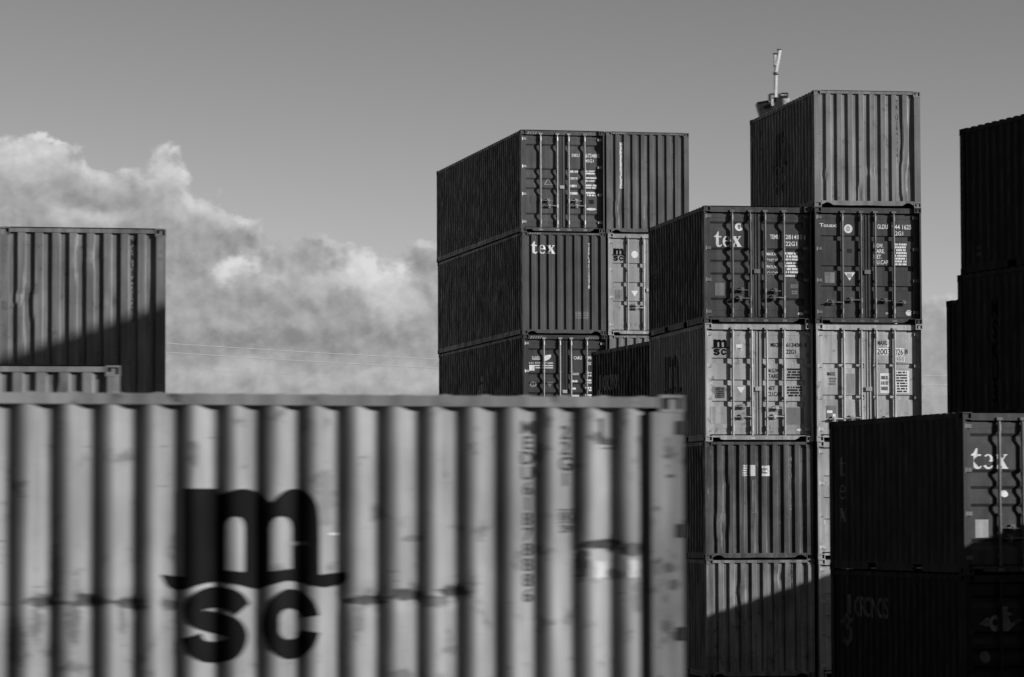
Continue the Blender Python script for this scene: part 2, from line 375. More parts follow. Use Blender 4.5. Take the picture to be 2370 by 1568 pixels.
def drape(name, art, box, surf, mat, parent, ub=(), vb=(), lift=.004, label=None, stuff=False):
    """lay a 2-D artwork on a surface. box=(u0,u1,v0,v1); surf(u,v,lift)->xyz ; ub,vb: fold lines of the surface"""
    V, Fc = art
    xs = [v[0] for v in V]; ys = [v[1] for v in V]
    x0, x1, y0, y1 = min(xs), max(xs), min(ys), max(ys)
    u0, u1, v0, v1 = box
    bm = bmesh.new()
    vs = [bm.verts.new((u0+(x-x0)/(x1-x0)*(u1-u0), v0+(y-y0)/(y1-y0)*(v1-v0), 0)) for x, y in V]
    for f in Fc:
        try: bm.faces.new([vs[i] for i in f])
        except ValueError: pass
    ua, uc = min(u0, u1), max(u0, u1); va, vc = min(v0, v1), max(v0, v1)
    for u in ub:
        if ua < u < uc: bmesh.ops.bisect_plane(bm, geom=bm.verts[:]+bm.edges[:]+bm.faces[:], plane_co=(u, 0, 0), plane_no=(1, 0, 0))
    for v in vb:
        if va < v < vc: bmesh.ops.bisect_plane(bm, geom=bm.verts[:]+bm.edges[:]+bm.faces[:], plane_co=(0, v, 0), plane_no=(0, 1, 0))
    for vt in bm.verts: vt.co = surf(vt.co.x, vt.co.y, lift)
    me = bpy.data.meshes.new(name); bm.to_mesh(me); bm.free(); me.materials.append(mat)
    o = link(name, me, parent)
    if label: o['label'] = label
    if name == 'weight_table' or (len(Fc) > 8 and art[0] and name == 'lettering' and stuff): o['kind'] = 'stuff'
    return o

# ------------------------------------------------------------------ container parts
W, HS, HH, L20, L40 = 2.438, 2.591, 2.896, 6.058, 12.192
def corner_mesh(sx, sy, sz, mat):
    key = ('cast', sx, sy, sz, mat.name)
    if key in _cache: return _cache[key]
    bm = bmesh.new(); bmesh.ops.create_cube(bm, size=1)
    for v in bm.verts:
        v.co = (sx*(v.co.x+.5)*.162, sy*(v.co.y+.5)*.178, sz*(v.co.z+.5)*.118)
    bm.normal_update(); bmesh.ops.recalc_face_normals(bm, faces=bm.faces[:])
    for axis, s in ((0, sx), (1, sy)):
        f = [q for q in bm.faces if abs(q.normal[axis]+s) < .1][0]
        r = bmesh.ops.inset_region(bm, faces=[f], thickness=.028)
        e = bmesh.ops.extrude_discrete_faces(bm, faces=[f]); nf = e['faces'][0]
        for v in nf.verts: v.co[axis] += s*.10
    me = bpy.data.meshes.new('corner_casting'); bm.to_mesh(me); bm.free(); me.materials.append(mat)
    _cache[key] = me; return me

def end_profile(x):                       # depth of the pressed end wall behind the frame face
    k = ((x-.277) % .25)
    d0, d1 = .014, .055
    if k < .105: return d0
    if k < .127: return d0+(d1-d0)*(k-.105)/.022
    if k < .228: return d1
    return d1-(d1-d0)*(k-.228)/.022
END_BREAK = sorted(round(.277+.25*k+o, 4) for k in range(-2, 9) for o in (0, .105, .127, .228))
SIDE_P = .278
def side_profile_hard(y):
    k = ((y-.20) % SIDE_P)
    d0, d1 = .014, .034
    if k < .070: return d0
    if k < .138: return d0+(d1-d0)*(k-.070)/.068
    if k < .210: return d1
    return d1-(d1-d0)*(k-.210)/.068
def side_profile_round(y):
    k = ((y-.481)/.2732+.40) % 1
    # broad rounded ridge, rounded valley, steep flank on the shaded side
    s = 0
    for i in range(-2, 3): s += side_raw((k+i*.022) % 1)
    return s/5
def side_raw(k):
    d0, d1 = .012, .088
    c = (k-.08) % 1
    f = .5*c/.44 if c < .44 else .5+.5*(c-.44)/.56
    sn_ = d0+(d1-d0)*(.5-.5*math.cos(2*math.pi*f))
    return .62*sn_+.38*side_fold(k)
def side_fold(k):
    d0, d1 = .012, .064
    if k < .31: return d0
    if k < .46: return d0+(d1-d0)*(k-.31)/.15
    if k < .68: return d1
    return d1-(d1-d0)*(k-.68)/.32
rnd = random.Random(5)

DOOR_STYLES = {   # from the top: list of (start, steep, recess, upslope)  depth
    'bands':  (.040, [(.335, .05, .065, .095), (.915, .05, .055, .095), (1.18, .05, .055, .09), (1.462, .05, .06, .09), (2.02, .05, .06, .075)]),
    'bands_tall': (.040, [(.385, .05, .07, .10), (1.075, .05, .065, .1), (1.35, .05, .065, .1), (1.625, .05, .065, .1), (2.345, .05, .07, .09)]),
    'slots':  (.034, [(.752, .006, .112, .012), (1.231, .006, .112, .012), (1.70, .006, .112, .012)]),
    'slots_b': (.034, [(.627, .006, .100, .012), (1.293, .006, .100, .012), (1.74, .006, .100, .012)]),
    'slots_c': (.034, [(.866, .006, .095, .012), (1.56, .006, .095, .012)]),
    'slots_tall': (.034, [(.836, .006, .11, .012), (1.38, .006, .11, .012), (1.917, .006, .11, .012)])}
DOOR_Y = .110
BARX = (-.575, -.165, .175, .590)

class Box: pass

def container(name, label, group, loc, yaw, base, mat, H=HS, L=L20, front='end', style='bands', bar=None, handles='staggered',
              cat='container', detail=2, side='hard', dents=(), barmat=None, castmat=None, stripe=False, postmat=None, right_side=True, header=None):
    """origin at the lower front left corner; x across, y back, z up"""
    o = empty(name, (loc[0], loc[1], base), yaw); tag(o, label, cat, group)
    C = Box(); C.o = o; C.H = H; C.L = L; C.mat = mat
    barmat = barmat or GALV; postmat = postmat or mat; castmat = castmat or mat; header = header or mat
    # corner castings
    for sx in (1, -1):
        for sy in (1, -1):
            for sz in (1, -1):
                link('corner_casting', corner_mesh(sx, sy, sz, castmat), o, (0 if sx > 0 else W, 0 if sy > 0 else L, 0 if sz > 0 else H))
    # corner posts
    z0, z1 = .1165, H-.1165
    for xs in (1, -1):
        X = (lambda a: a if xs > 0 else W-a)
        m = MB()
        if front == 'door':
            xa, xb = sorted((X(.006), X(.040))); m.box(xa, xb, .004, .165, z0, z1)
            xa, xb = sorted((X(.0402), X(.118))); m.box(xa, xb, .098, .165, z0, z1)
            if side == 'round': xa, xb = sorted((X(.004), X(.06))); m.box(xa, xb, .1652, .232, z0, z1)
        else:
            xa, xb = sorted((X(.006), X(.145))); m.box(xa, xb, .004, .09, z0, z1)
            xa, xb = sorted((X(.006), X(.05))); m.box(xa, xb, .0902, .19, z0, z1)
        m.build('corner_post', postmat, o)
        m = MB(); xa, xb = sorted((X(.006), X(.13))); m.box(xa, xb, L-.16, L-.004, z0, z1); m.build('corner_post', postmat, o)
    # side rails
    for xs in (1, -1):
        X = (lambda a: a if xs > 0 else W-a)
        m = MB(); xa, xb = sorted((X(.008), X(.068))); m.box(xa, xb, .1785, L-.1785, H-.088, H-.016); m.build('top_rail', postmat if side == 'round' else mat, o)
        m = MB()
        if L < 7:
            yc = L/2
            for ya, yb in ((.1785, yc-1.21), (yc-.85, yc+.85), (yc+1.21, L-.1785)):
                xa, xb = sorted((X(.008), X(.055))); m.box(xa, xb, ya, yb, .025, .16)
            for ya, yb in ((yc-1.21, yc-.85), (yc+.85, yc+1.21)):
                xa, xb = sorted((X(.0085), X(.055))); m.box(xa, xb, ya, yb, .14, .1595)
        else:
            xa, xb = sorted((X(.008), X(.055))); m.box(xa, xb, .1785, L-.1785, .025, .16)
        m.build('bottom_rail', mat, o)
    # side walls
    prof = side_profile_round if side == 'round' else side_profile_hard
    C.prof = prof
    if side == 'round':
        ys = [.228+.0139*k for k in range(int((L-.393)/.0139)+1)]+[L-.16]
        zs = [.159+(H-.087-.159)*k/44 for k in range(45)]
    else:
        ys = [.165]+[y for y in sorted(.20+SIDE_P*k+q for k in range(-1, int(L/SIDE_P)+1) for q in (0, .070, .138, .210)) if .17 < y < L-.165]+[L-.16]
        zs = [.159+(H-.087-.159)*k/7 for k in range(8)]
    w1, w2, w3, w4 = (rnd.uniform(.6, 1.6), rnd.uniform(1.2, 3.0), rnd.uniform(0, 6), rnd.uniform(0, 6))
    def sd(y, z):
        d = prof(y)
        if side != 'round':
            e = math.sin(math.pi*min(1, max(0, (z-.159)/(H-.246))))
            d += e*(.007+.007*math.sin(w1*2.3*y+w3+1.3*z)*math.sin(w2*z+w4)+.004*math.sin(5.1*y+w4+3*z))
        if side == 'round':
            for (yc, zc, ry, rz, dp) in dents:
                q = ((y-yc)/ry)**2+((z-zc)/rz)**2
                if q < 6: d += dp*math.exp(-q)
        return d
    C.sd = sd
    C.left = MB().grid(ys, zs, lambda y, z: (sd(y, z), y, z)).build('side_panel', mat, o, side == 'round')
    if right_side: MB().grid(ys if side != 'round' else ys[::3], [zs[0], zs[-1]], lambda y, z: (W-prof(y), y, z)).build('side_panel', mat, o)
    # roof with cross corrugations, floor
    ry = [.06]+[y for y in sorted(.20+SIDE_P*k+q for k in range(0, int(L/SIDE_P)) for q in (0.02, .05, .16, .19)) if y < L-.1]+[L-.06]
    def rz(y):
        k = ((y-.20) % SIDE_P); return H-.012+(.020 if .045 < k < .165 else 0.0)
    if side == 'round':
        ry = [.06]+[.2+.0232*k for k in range(int((L-.3)/.0232))]+[L-.06]
        rz = lambda y: H-.022+.016*max(0, math.sin(2*math.pi*(y-.22)/SIDE_P))**1.3
    m = MB(); m.grid(ry, [.03, W-.03], lambda y, x: (x, y, rz(y)))
    m.grid(ry, [0, 1], lambda y, q: (.03, y, rz(y)-q*(rz(y)-H+.03))); m.grid(ry, [0, 1], lambda y, q: (W-.03, y, rz(y)-q*(rz(y)-H+.03)))
    m.build('roof_panel', mat, o)
    MB().box(.06, W-.06, .11, L-.11, .14, .16).build('floor_panel', FLOOR, o)
    # back wall
    xs_ = [.125]+[x for x in END_BREAK if .13 < x < W-.13]+[W-.125]
    MB().grid(xs_, [.12, H-.06], lambda x, z: (x, L-end_profile(x), z)).build('end_panel', mat, o)
    MB().box(.163, W-.163, L-.06, L-.012, H-.075, H-.014).build('end_rail', mat, o); MB().box(.163, W-.163, L-.06, L-.012, .03, .121).build('end_rail', mat, o)
    # front
    if front == 'end':
        zs = [.139]+[.14+(H-.21)*k/26 for k in range(27)]
        xs_ = [.1]+sorted(set([x for x in END_BREAK if .11 < x < W-.1]+[round(.11+.03*k, 3) for k in range(75)] if dents else [x for x in END_BREAK if .11 < x < W-.1]))+[W-.1]
        if not dents: zs = zs[::2] if len(zs[::2]) and zs[::2][-1] == zs[-1] else zs[::2]+[zs[-1]]
        def ed(x, z):
            xx = x; dd = 0
            for (xc, zc, rx, rzz, dp, sh) in dents:
                q = ((x-xc)/rx)**2+((z-zc)/rzz)**2
                if q < 6: e = math.exp(-q); xx += sh*e; dd += dp*e
            e = math.sin(math.pi*min(1, max(0, (z-.139)/(H-.2))))
            return end_profile(xx)+dd+e*(.004+.004*math.sin(w2*2*z+w3+2.2*x)*math.sin(3.1*x+w4))
        C.fd = ed
        C.front = MB().grid(xs_, zs, lambda x, z: (x, ed(x, z), z)).build('end_panel', mat, o)
        MB().box(.163, W-.163, .006, .07, H-.072, H-.012).build('end_rail', mat, o)
        # sill with raised notches beside the castings
        pts = [(.163, .140), (W-.163, .140), (W-.163, .055)]
        for s in (-1, 1):
            c = W-.30 if s < 0 else .30
            seq = [(c+.13, .05), (c+.04, .098), (c-.04, .098), (c-.13, .042)] if s < 0 else [(c+.13, .042), (c+.04, .098), (c-.04, .098), (c-.13, .05)]
            pts += seq
            if s < 0: pts += [(W/2+.4, .036), (W/2, .045), (W/2-.4, .036)]
        pts += [(.163, .055)]
        MB().prism(pts[::-1], .005, .075).build('end_rail', mat, o)
        C.fb = END_BREAK; C.vb = zs
        C.fparent = lambda x: C.front
    elif front == 'door':
        dp, rows = DOOR_STYLES[style]
        zt, zb = H-.152, .150
        zlist = [(zt, 0)]
        for (s, a, b_, c) in rows:
            zlist += [(H-s, 0), (H-s-a, dp), (H-s-a-b_, dp), (H-s-a-b_-c, 0)]
        zlist.append((zb, 0))
        def zdepth(z):
            for (za, da), (zc, dc) in zip(zlist, zlist[1:]):
                if za >= z >= zc: return da+(dc-da)*((za-z)/(za-zc) if za > zc else 0)
            return 0
        doors = []; BX = (-.62, -.154, .18, .648) if H > 2.7 else BARX
        for s in (-1, 1):
            xa, xb = (.122, W/2-.006) if s < 0 else (W/2+.006, W-.122)
            ia, ib = xa+(.045 if s < 0 else .10), xb-(.10 if s < 0 else .045)
            xl = [xa, ia, ia+.006, ib-.006, ib, xb]; wgt = [0, 0, 1, 1, 0, 0]
            def fx(x, xl=xl, wgt=wgt):
                for (p_, w0), (q_, w1) in zip(list(zip(xl, wgt)), list(zip(xl, wgt))[1:]):
                    if p_ <= x <= q_: return w0+(w1-w0)*(x-p_)/(q_-p_)
                return 0
            m = MB(); m.grid(range(6), range(len(zlist)), lambda i, j: (xl[i], DOOR_Y+wgt[i]*zlist[j][1], zlist[j][0]))
            m.box(xa+.001, xb-.001, DOOR_Y+.048, DOOR_Y+.062, zb+.001, zt-.001)
            for x in (xa, xb): m.grid([0, 1], [zb, zt], lambda q, z, x=x: (x, DOOR_Y+q*.05, z))
            for z in (zb, zt): m.grid([xa, xb], [0, 1], lambda x, q, z=z: (x, DOOR_Y+q*.05, z))
            d = m.build('door', mat, o); doors.append((d, xa, xb, fx))
            # frame seams pressed on the leaf
            for zz in (H-.252, .292): MB().box(xa+.02, xb-.02, DOOR_Y-.006, DOOR_Y-.0005, zz, zz+.008).build('door_seam', mat, d)
            # hinges
            for t in (.222, .922, 1.622, 2.325):
                z = H-t*(H/HS); hx = xa-.004 if s < 0 else xb+.004
                m = MB(); x0, x1 = sorted((hx+s*.075, hx-s*.062)); m.box(x0, x1, DOOR_Y-.034, DOOR_Y-.003, z-.032, z+.032)
                m.tube((hx+s*.06, DOOR_Y-.036, z-.045), (hx+s*.06, DOOR_Y-.036, z+.045), .019, 8); m.build('hinge', barmat if detail > 1 else mat, d)
            # locking bars
            for i, xo in enumerate(BX[:2] if s < 0 else BX[2:]):
                X = W/2+xo+rnd.uniform(-.012, .012); by = DOOR_Y-.046; m = MB(); bd = rnd.uniform(-.008, .008); zm = H*rnd.uniform(.35, .65); m.tube((X, by, .09), (X+bd, by-abs(bd), zm), .025, 10); m.tube((X+bd, by-abs(bd), zm), (X, by, H-.085), .025, 10)
                for z in (.29, H-.245):
                    m.tube((X, by, z-.055), (X, by, z+.055), .031, 8); m.box(X-.04, X+.04, by+.012, DOOR_Y-.002, z-.04, z+.04)
                for z in (.075, H-.10): m.box(X-.052, X+.052, .026, DOOR_Y-.01, z-.028, z+.020)
                for z in (H*.37, H*.64): m.box(X-.034, X+.034, by-.012, DOOR_Y-.002, z-.022, z+.022)
                m.build('locking_bar', barmat, d, True if False else False)
                # handle with hasp
                if handles == 'staggered': hz = H*(.287 if (i == 0) else .215) if s < 0 else H*(.287 if i == 0 else .215); hs = 1 if i == 0 else -1
                elif handles == 'tall': hz = H*(.262 if i == 1 else .305); hs = 1 if i == 0 else -1
                else: hz = H*.195; hs = -1 if s < 0 else 1
                hz += rnd.uniform(-.03, .03)
                m = MB(); e = X+hs*rnd.uniform(.33, .38)
                m.tube((X, by-.004, hz), (X+hs*.12, by-.032, hz+.004), .014, 8); m.tube((X+hs*.12, by-.032, hz+.004), (e, by-.038, hz-.006), .016, 8, .011)
                m.box(*sorted((X+hs*.20, X+hs*.255)), by-.052, by-.004, hz-.028, hz+.030)
                m.box(*sorted((X+hs*.185, X+hs*.27)), by+.006, DOOR_Y-.003, hz-.055, hz+.06)
                m.tube((X, by, hz-.05), (X, by, hz+.05), .030, 8)
                m.build('handle', barmat, d)
        # gaskets
        m = MB(); m.box(W/2-.0055, W/2+.0055, DOOR_Y-.002, DOOR_Y+.04, zb, zt); m.build('gasket', RUBBER, doors[0][0])
        m = MB(); m.box(W/2-.045, W/2-.02, DOOR_Y-.012, DOOR_Y-.001, zb+.01, zt-.01); m.box(W/2+.02, W/2+.075, DOOR_Y-.014, DOOR_Y-.001, zb+.01, zt-.01); m.build('seal_plate', mat, doors[1][0])
        m = MB(); m.box(W/2-.075, W/2+.06, DOOR_Y-.05, DOOR_Y-.0145, H*.43, H*.43+.09); m.build('door_stop', barmat, doors[1][0])
        # header and sill
        m = MB(); m.box(.163, W-.163, .055, .14, H-.13, H-.014); m.build('end_rail', header, o)
        pts = [(.163, .130), (W-.163, .130), (W-.163, .118), (W-.30, .112), (W-.34, .07), (W-.42, .036), (.42, .036), (.345, .045), (.34, .085), (.2, .085), (.163, .09)]
        MB().prism(pts[::-1], .030, .14).build('end_rail', mat, o)
        def fd(x, z):
            for d, xa, xb, fx in doors:
                if xa <= x <= xb: return DOOR_Y+fx(x)*zdepth(z)
            return DOOR_Y
        C.fd = fd; C.fb = [x for d, xa, xb, fx in doors for x in (xa, xa+.045, xa+.051, xa+.10, xa+.106, xb-.106, xb-.10, xb-.051, xb-.045, xb)]
        C.vb = [z for z, d in zlist]
        C.fparent = lambda x: doors[0][0] if x < W/2 else doors[1][0]
        if stripe:
            hr = [c for c in o.children if c.name.startswith('end_rail')]
            for xa in (.20, W-.20-.36):
                drape('hazard_stripes', stripes_art(5), (xa, xa+.36, H-.115, H-.045), lambda u, v, l: (u, .055-l, v), FADED, o)
    if front == 'end' and stripe:
        for xa in (.20, W-.20-.36):
            drape('hazard_stripes', stripes_art(5), (xa, xa+.36, H-.066, H-.02), lambda u, v, l: (u, .006-l, v), FADED, o)
    C.fsurf = lambda u, v, l: (u, C.fd(u, v)-l, v)
    C.ssurf = lambda u, v, l: (C.sd(-u, v)-l, -u, v)          # u = -y so that text reads left to right from outside
    n = 12 if side == 'round' else 1
    C.sb = [-y for y in (ys if side == 'round' else [.20+SIDE_P*k+q for k in range(-1, int(L/SIDE_P)+1) for q in (0, .070, .138, .210)])]
    return C

def mark(C, art, x0, x1, t0, t1, mat=WHITE, name='lettering', lift=.004, label=None):
    """x from the left edge, t measured down from the top"""
    return drape(name, art, (x0, x1, C.H-t1, C.H-t0), C.fsurf, mat, C.fparent((x0+x1)/2), C.fb, C.vb, lift, label)
def smark(C, art, y0, y1, t0, t1, mat=WHITE, name='lettering', lift=.004, label=None):
    """on the left side wall; y0 is the left end as seen from outside (the farther back)"""
    return drape(name, art, (-y0, -y1, C.H-t1, C.H-t0), C.ssurf, mat, C.left, C.sb, (), lift, label)
T = text_art

# ------------------------------------------------------------------ ground: one sheet, raised bank under the viewer
def ground_z(x, y):
    t = min(1, max(0, (y-27.5)/5.5)); t = t*t*(3-2*t)
    return 1.75*(1-t)
gx = [-4000, -1500, -500, -200, -100]+[-60+4*k for k in range(31)]+[100, 200, 500, 1500, 4000]
gy = [-2000, -600, -200, -80, -40, -20]+[-10+2.5*k for k in range(60)]+[160, 220, 400, 900, 2000, 5000]
gm = bpy.data.materials.new('asphalt_yard'); gm.use_nodes = True
t_ = gm.node_tree; b_ = t_.nodes['Principled BSDF']
c_ = N(t_, 'ShaderNodeTexCoord'); n1 = N(t_, 'ShaderNodeTexNoise', inp={'Scale': 2.2, 'Detail': 9.0, 'Roughness': .65}); t_.links.new(c_.outputs['Object'], n1.inputs['Vector'])
n2 = N(t_, 'ShaderNodeTexNoise', inp={'Scale': .12, 'Detail': 5.0, 'Roughness': .6}); t_.links.new(c_.outputs['Object'], n2.inputs['Vector'])
v_ = math_(t_, 'MULTIPLY', math_(t_, 'MULTIPLY_ADD', n1.outputs['Fac'], .05, .018), math_(t_, 'MULTIPLY_ADD', n2.outputs['Fac'], .9, .5))
cc_ = N(t_, 'ShaderNodeCombineColor')
for i in range(3): t_.links.new(v_, cc_.inputs[i])
t_.links.new(cc_.outputs[0], b_.inputs['Base Color']); b_.inputs['Roughness'].default_value = .9
bp_ = N(t_, 'ShaderNodeBump', inp={'Strength': .5, 'Distance': .02}); t_.links.new(n1.outputs['Fac'], bp_.inputs['Height']); t_.links.new(bp_.outputs[0], b_.inputs['Normal'])
gr = MB().grid(gx, gy, lambda x, y: (x, y, ground_z(x, y)-.002)).build('ground', gm, None, True); tag(gr, kind='structure')

# ------------------------------------------------------------------ unseen buildings added to keep low sky light off the shaded faces
occluder_m = paint('occluder_cladding', .018, rough=.7, streak=.3, rust=.2, seed=61.); occluder_r = paint('occluder_roof', .06, rough=.8, seed=62.); occluder_d = paint('occluder_door', .10, rough=.6, seed=63.)  # near-black walls so the added blockers bounce little sunlight
def shed(loc, rz, Lx, Ly, Hh, label):
    e = empty('unseen_occluder', (loc[0], loc[1], loc[2]), rz); tag(e, label, 'unseen_occluder', 'added unseen blocks against low sky light')
    n = int(Lx/.5); xs = [Lx*k/n for k in range(n+1)]
    for y, sg in ((0, -1), (Ly, 1)): MB().grid(xs, [0, Hh], lambda x, z: (x, y+sg*.04*(int(round(x/Lx*n)) % 2), z)).build('wall', occluder_m, e)
    for x in (0, Lx): MB().box(x-.05, x+.05, .1, Ly-.1, 0, Hh).build('wall', occluder_m, e)
    MB().prism([(-.3, 0), (Ly/2, 2.2), (Ly+.3, 0), (Ly+.3, .2), (Ly/2, 2.4), (-.3, .2)][::-1], 0, Lx).build('roof', occluder_r, e)
    r = e.children[-1]; r.rotation_euler = (0, 0, R(90)); r.location = (Lx, 0, Hh)
    x = 6.0
    while x+5 < Lx: MB().box(x, x+4.5, -.12, -.045, .05, 5).build('door', occluder_d, e); x += 14
shed((70, -20, 1.75), R(180), 140, 25, 20, 'added dark sky-blocking shed behind the viewer')
shed((-20.5, 14, 0), R(90), 112, 25, 24, 'added dark sky-blocking shed beyond the left edge')
shed((105, 95, 0), R(-90), 170, 25, 17, 'added dark sky-blocking shed far beyond the right edge')

# ------------------------------------------------------------------ containers
def P_(name, v, **k): return paint(name, v, **k)
Y_R1, Y_R2, Y_M, Y_L, Y_L2, Y_S, Y_Q, Y_N, Y_FG = R(9.42), R(9.62), R(12.5), R(11.44), R(8.0), R(15.5), R(18.3), R(12.75), R(17.2)
def off(loc, yaw, dx, dy=0): return (loc[0]+dx*math.cos(yaw)-dy*math.sin(yaw), loc[1]+dx*math.sin(yaw)+dy*math.cos(yaw))
RG = 'containers in the right twin stack'; MG = 'tall containers in the middle stack'

# ---- right twin stack, left column
LR1 = (4.224, 76.521)
mt = P_('paint_maroon_dark', .074, seed=1.1, streak=.3, rust=.3)
C = container('shipping_container', 'dark container with white serif letters on its doors, top left of the right twin stack', RG, off(LR1, Y_R1, 0), Y_R1, 3*HS, mt, front='door', style='bands', barmat=DULL)
def frac(c, cx, cy, s, x0, top): return ((c-x0)*s)
def bx(s, x0, y0):                        # helper: measured rectangle -> metres (faces are seen a little obliquely)
    k = s*(1.031 if s < .003 else 1.046 if s < .00335 else 1.02)
    return lambda a, b, c, d: ((a-x0)*k, (b-x0)*k, (c-y0)*s, (d-y0)*s)
q = bx(.00228, 150, 92)
mark(C, serif_art(), *q(258, 522, 338, 487))
mark(C, disc_art(), *q(461, 540, 250, 330), name='round_sticker'); mark(C, T('8'), *q(488, 515, 268, 310), mat=DARKV, lift=.006)
mark(C, T('TEMU'), *q(795, 886, 362, 405)); mark(C, T('281410'), *q(945, 1105, 362, 405)); mark(C, T('8'), *q(1122, 1142, 362, 408)); mark(C, T('22G1'), *q(945, 1055, 428, 471))
for k, s in enumerate(('MAX.W', 'TARE W', 'PAYL.W', 'CU.CAP')): mark(C, T(s), *q(765, 868, 535+62*k, 565+62*k))
mark(C, rows_art(8, 1), *q(945, 1062, 532, 768), name='weight_table')
mark(C, rect_art(), *q(263, 355, 835, 957), mat=GREYV, name='data_plate'); mark(C, rect_art(), *q(990, 1062, 842, 881), mat=GREYV, name='sticker'); mark(C, rows_art(2, 4), *q(1000, 1056, 905, 938), mat=FADED, name='sticker')
mark(C, disc_art(), *q(1058, 1118, 1112, 1144), name='round_sticker')
smark(C, serif_art(True), 5.62, 5.28, .62, 1.75, FADED)
mt = P_('paint_sand', .40, seed=2.1, streak=.26, rust=.5, scr=.5)
C = container('shipping_container', 'pale container with black letter logo on its doors, in the right twin stack', RG, off(LR1, Y_R1, .012), Y_R1, 2*HS, mt, front='door', style='slots', barmat=P_('painted_bar_sand', .45, seed=2.3))
q = bx(.00228, 165, 85)
mark(C, logo_art(), *q(236, 408, 238, 392), mat=BLACK)
mark(C, rect_art(), *q(470, 530, 285, 350), name='sticker'); mark(C, rows_art(2, 8), *q(478, 522, 318, 345), mat=GREYV, lift=.006)
mark(C, T('MSCU'), *q(805, 892, 268, 308), mat=BLACK); mark(C, T('613430'), *q(955, 1102, 268, 308), mat=BLACK); mark(C, T('8'), *q(1130, 1150, 268, 310), mat=BLACK); mark(C, T('22G1'), *q(955, 1047, 332, 375), mat=BLACK)
mark(C, T('M.G.W.'), *q(778, 892, 517, 556), mat=DARKV); mark(C, T('TARE.'), *q(778, 886, 570, 612), mat=DARKV); mark(C, rows_art(4, 12), *q(960, 1092, 515, 612), mat=DARKV, name='weight_table')
mark(C, T('NET'), *q(770, 845, 688, 726), mat=DARKV); mark(C, T('CU.CAP'), *q(770, 905, 742, 786), mat=DARKV); mark(C, rows_art(4, 15), *q(960, 1106, 690, 786), mat=DARKV, name='weight_table')
mark(C, rect_art(), *q(268, 362, 695, 806), mat=GREYV, name='data_plate'); mark(C, rows_art(6, 3), *q(275, 355, 702, 800), mat=DARKV, lift=.006)
mark(C, tri_art(), *q(475, 556, 697, 757), name='warning_triangle')
mark(C, rect_art(), *q(955, 1120, 893, 1058), mat=P_('patch_grey', .20, seed=4.4, streak=.15), name='paint_patch'); mark(C, rect_art(), *q(222, 378, 885, 1050), mat=P_('patch_pale', .36, seed=4.5, streak=.3), name='paint_patch')
mark(C, disc_art(), *q(1048, 1112, 1097, 1123), name='round_sticker')
smark(C, logo_art(), 4.6, 2.6, .55, 2.1, P_('faded_black_vinyl', .06, seed=4.7))
mt = P_('paint_weathered_grey', .115, seed=3.1, streak=.5, rust=.5, light=.35)
C = container('shipping_container', 'weathered grey container with white label scraps on its corrugated end, below the black-logo one', RG, off(LR1, Y_R1, -.006), Y_R1, HS, mt, front='end',
              dents=((.47, 1.2, .12, .5, .02, -.03), (.33, .75, .1, .35, .012, .04), (1.15, .5, .2, .3, .012, .02)))
q = bx(.0034, 222, 52)
mark(C, rows_art(5, 33, 1), *q(466, 502, 205, 276), name='label_scrap'); mark(C, rect_art(), *q(513, 549, 205, 276), name='label_scrap'); mark(C, rows_art(3, 7), *q(592, 645, 210, 277), name='label_scrap'); mark(C, rect_art(), *q(527, 560, 300, 515), mat=P_('patch_scuff', .24, seed=5.6, streak=.6, rust=.6), name='paint_patch')
mark(C, rect_art(), *q(630, 644, 208, 276), lift=.007, name='label_scrap')
mark(C, T('MAEU3107245', .02, True), *q(768, 789, 150, 542), mat=FADED)
mt = P_('paint_pale_worn', .27, seed=4.1, streak=.45, rust=.45, scr=.6)
C = container('shipping_container', 'pale worn container at the foot of the right twin stack, cut by a diagonal shadow', RG, off(LR1, Y_R1, .01), Y_R1, 0, mt, front='end', dents=((1.62, 2.2, .1, .12, .025, .02), (.72, 1.9, .1, .2, .012, .03)))
mark(C, T('2873', .01, True), .0+1.90, 1.955, .08, .62, mat=DARKV)
# ---- right column
LR2 = (6.691, 76.843)
mt = P_('paint_light_grey_blue', .235, seed=5.1, streak=.28, rust=.4, scr=.6)
C = container('shipping_container', 'light grey corrugated-end container standing highest of all, alone on top of the right twin stack', RG, off(LR2, Y_R2, .0), Y_R2, 4*HS, mt, front='end',
              dents=((2.05, .65, .09, .45, .022, .05), (2.12, 1.45, .08, .5, .012, -.04), (1.03, .28, .07, .2, .03, .05), (1.32, .82, .07, .07, .03, .02), (.24, .7, .06, .12, .02, .03)))
mark(C, T('TRLU2841736', .015, True), 1.875, 1.935, .19, 1.46, mat=DARKV)
smark(C, logo_art(), 3.9, 2.5, .62, 2.0, P_('faded_black_vinyl', .06, seed=4.7)); smark(C, T('MEDU2203914', .02, True), 5.15, 4.98, .35, 2.35, P_('faded_black_vinyl', .06))
mt = P_('paint_dark_red', .066, seed=6.1, streak=.25, rust=.25)
C = container('shipping_container', 'dark container with white round sticker and white downward triangle on its doors', RG, off(LR2, Y_R2, .0), Y_R2, 3*HS, mt, front='door', style='slots_b', handles='level', barmat=DULL)
q = bx(.00228, 1236, 105)
mark(C, T('Touax:'), *q(1295, 1462, 262, 299)); mark(C, disc_art(), *q(1530, 1613, 270, 357), name='round_sticker'); mark(C, T('0'), *q(1556, 1585, 288, 338), mat=GREYV, lift=.006)
mark(C, T('GLDU'), *q(1855, 1957, 268, 311)); mark(C, T('944 1625'), *q(2000, 2187, 268, 314)); mark(C, T('22G1'), *q(2005, 2106, 333, 374))
for k, (s, x) in enumerate((('MGW.', 1911), ('TARE.', 1926), ('NET.', 1895), ('CU.CAP.', 1966))): mark(C, T(s), *q(1818, x, 455+54*k, 495+54*k))
mark(C, rows_art(8, 22), *q(2012, 2138, 452, 664), name='weight_table')
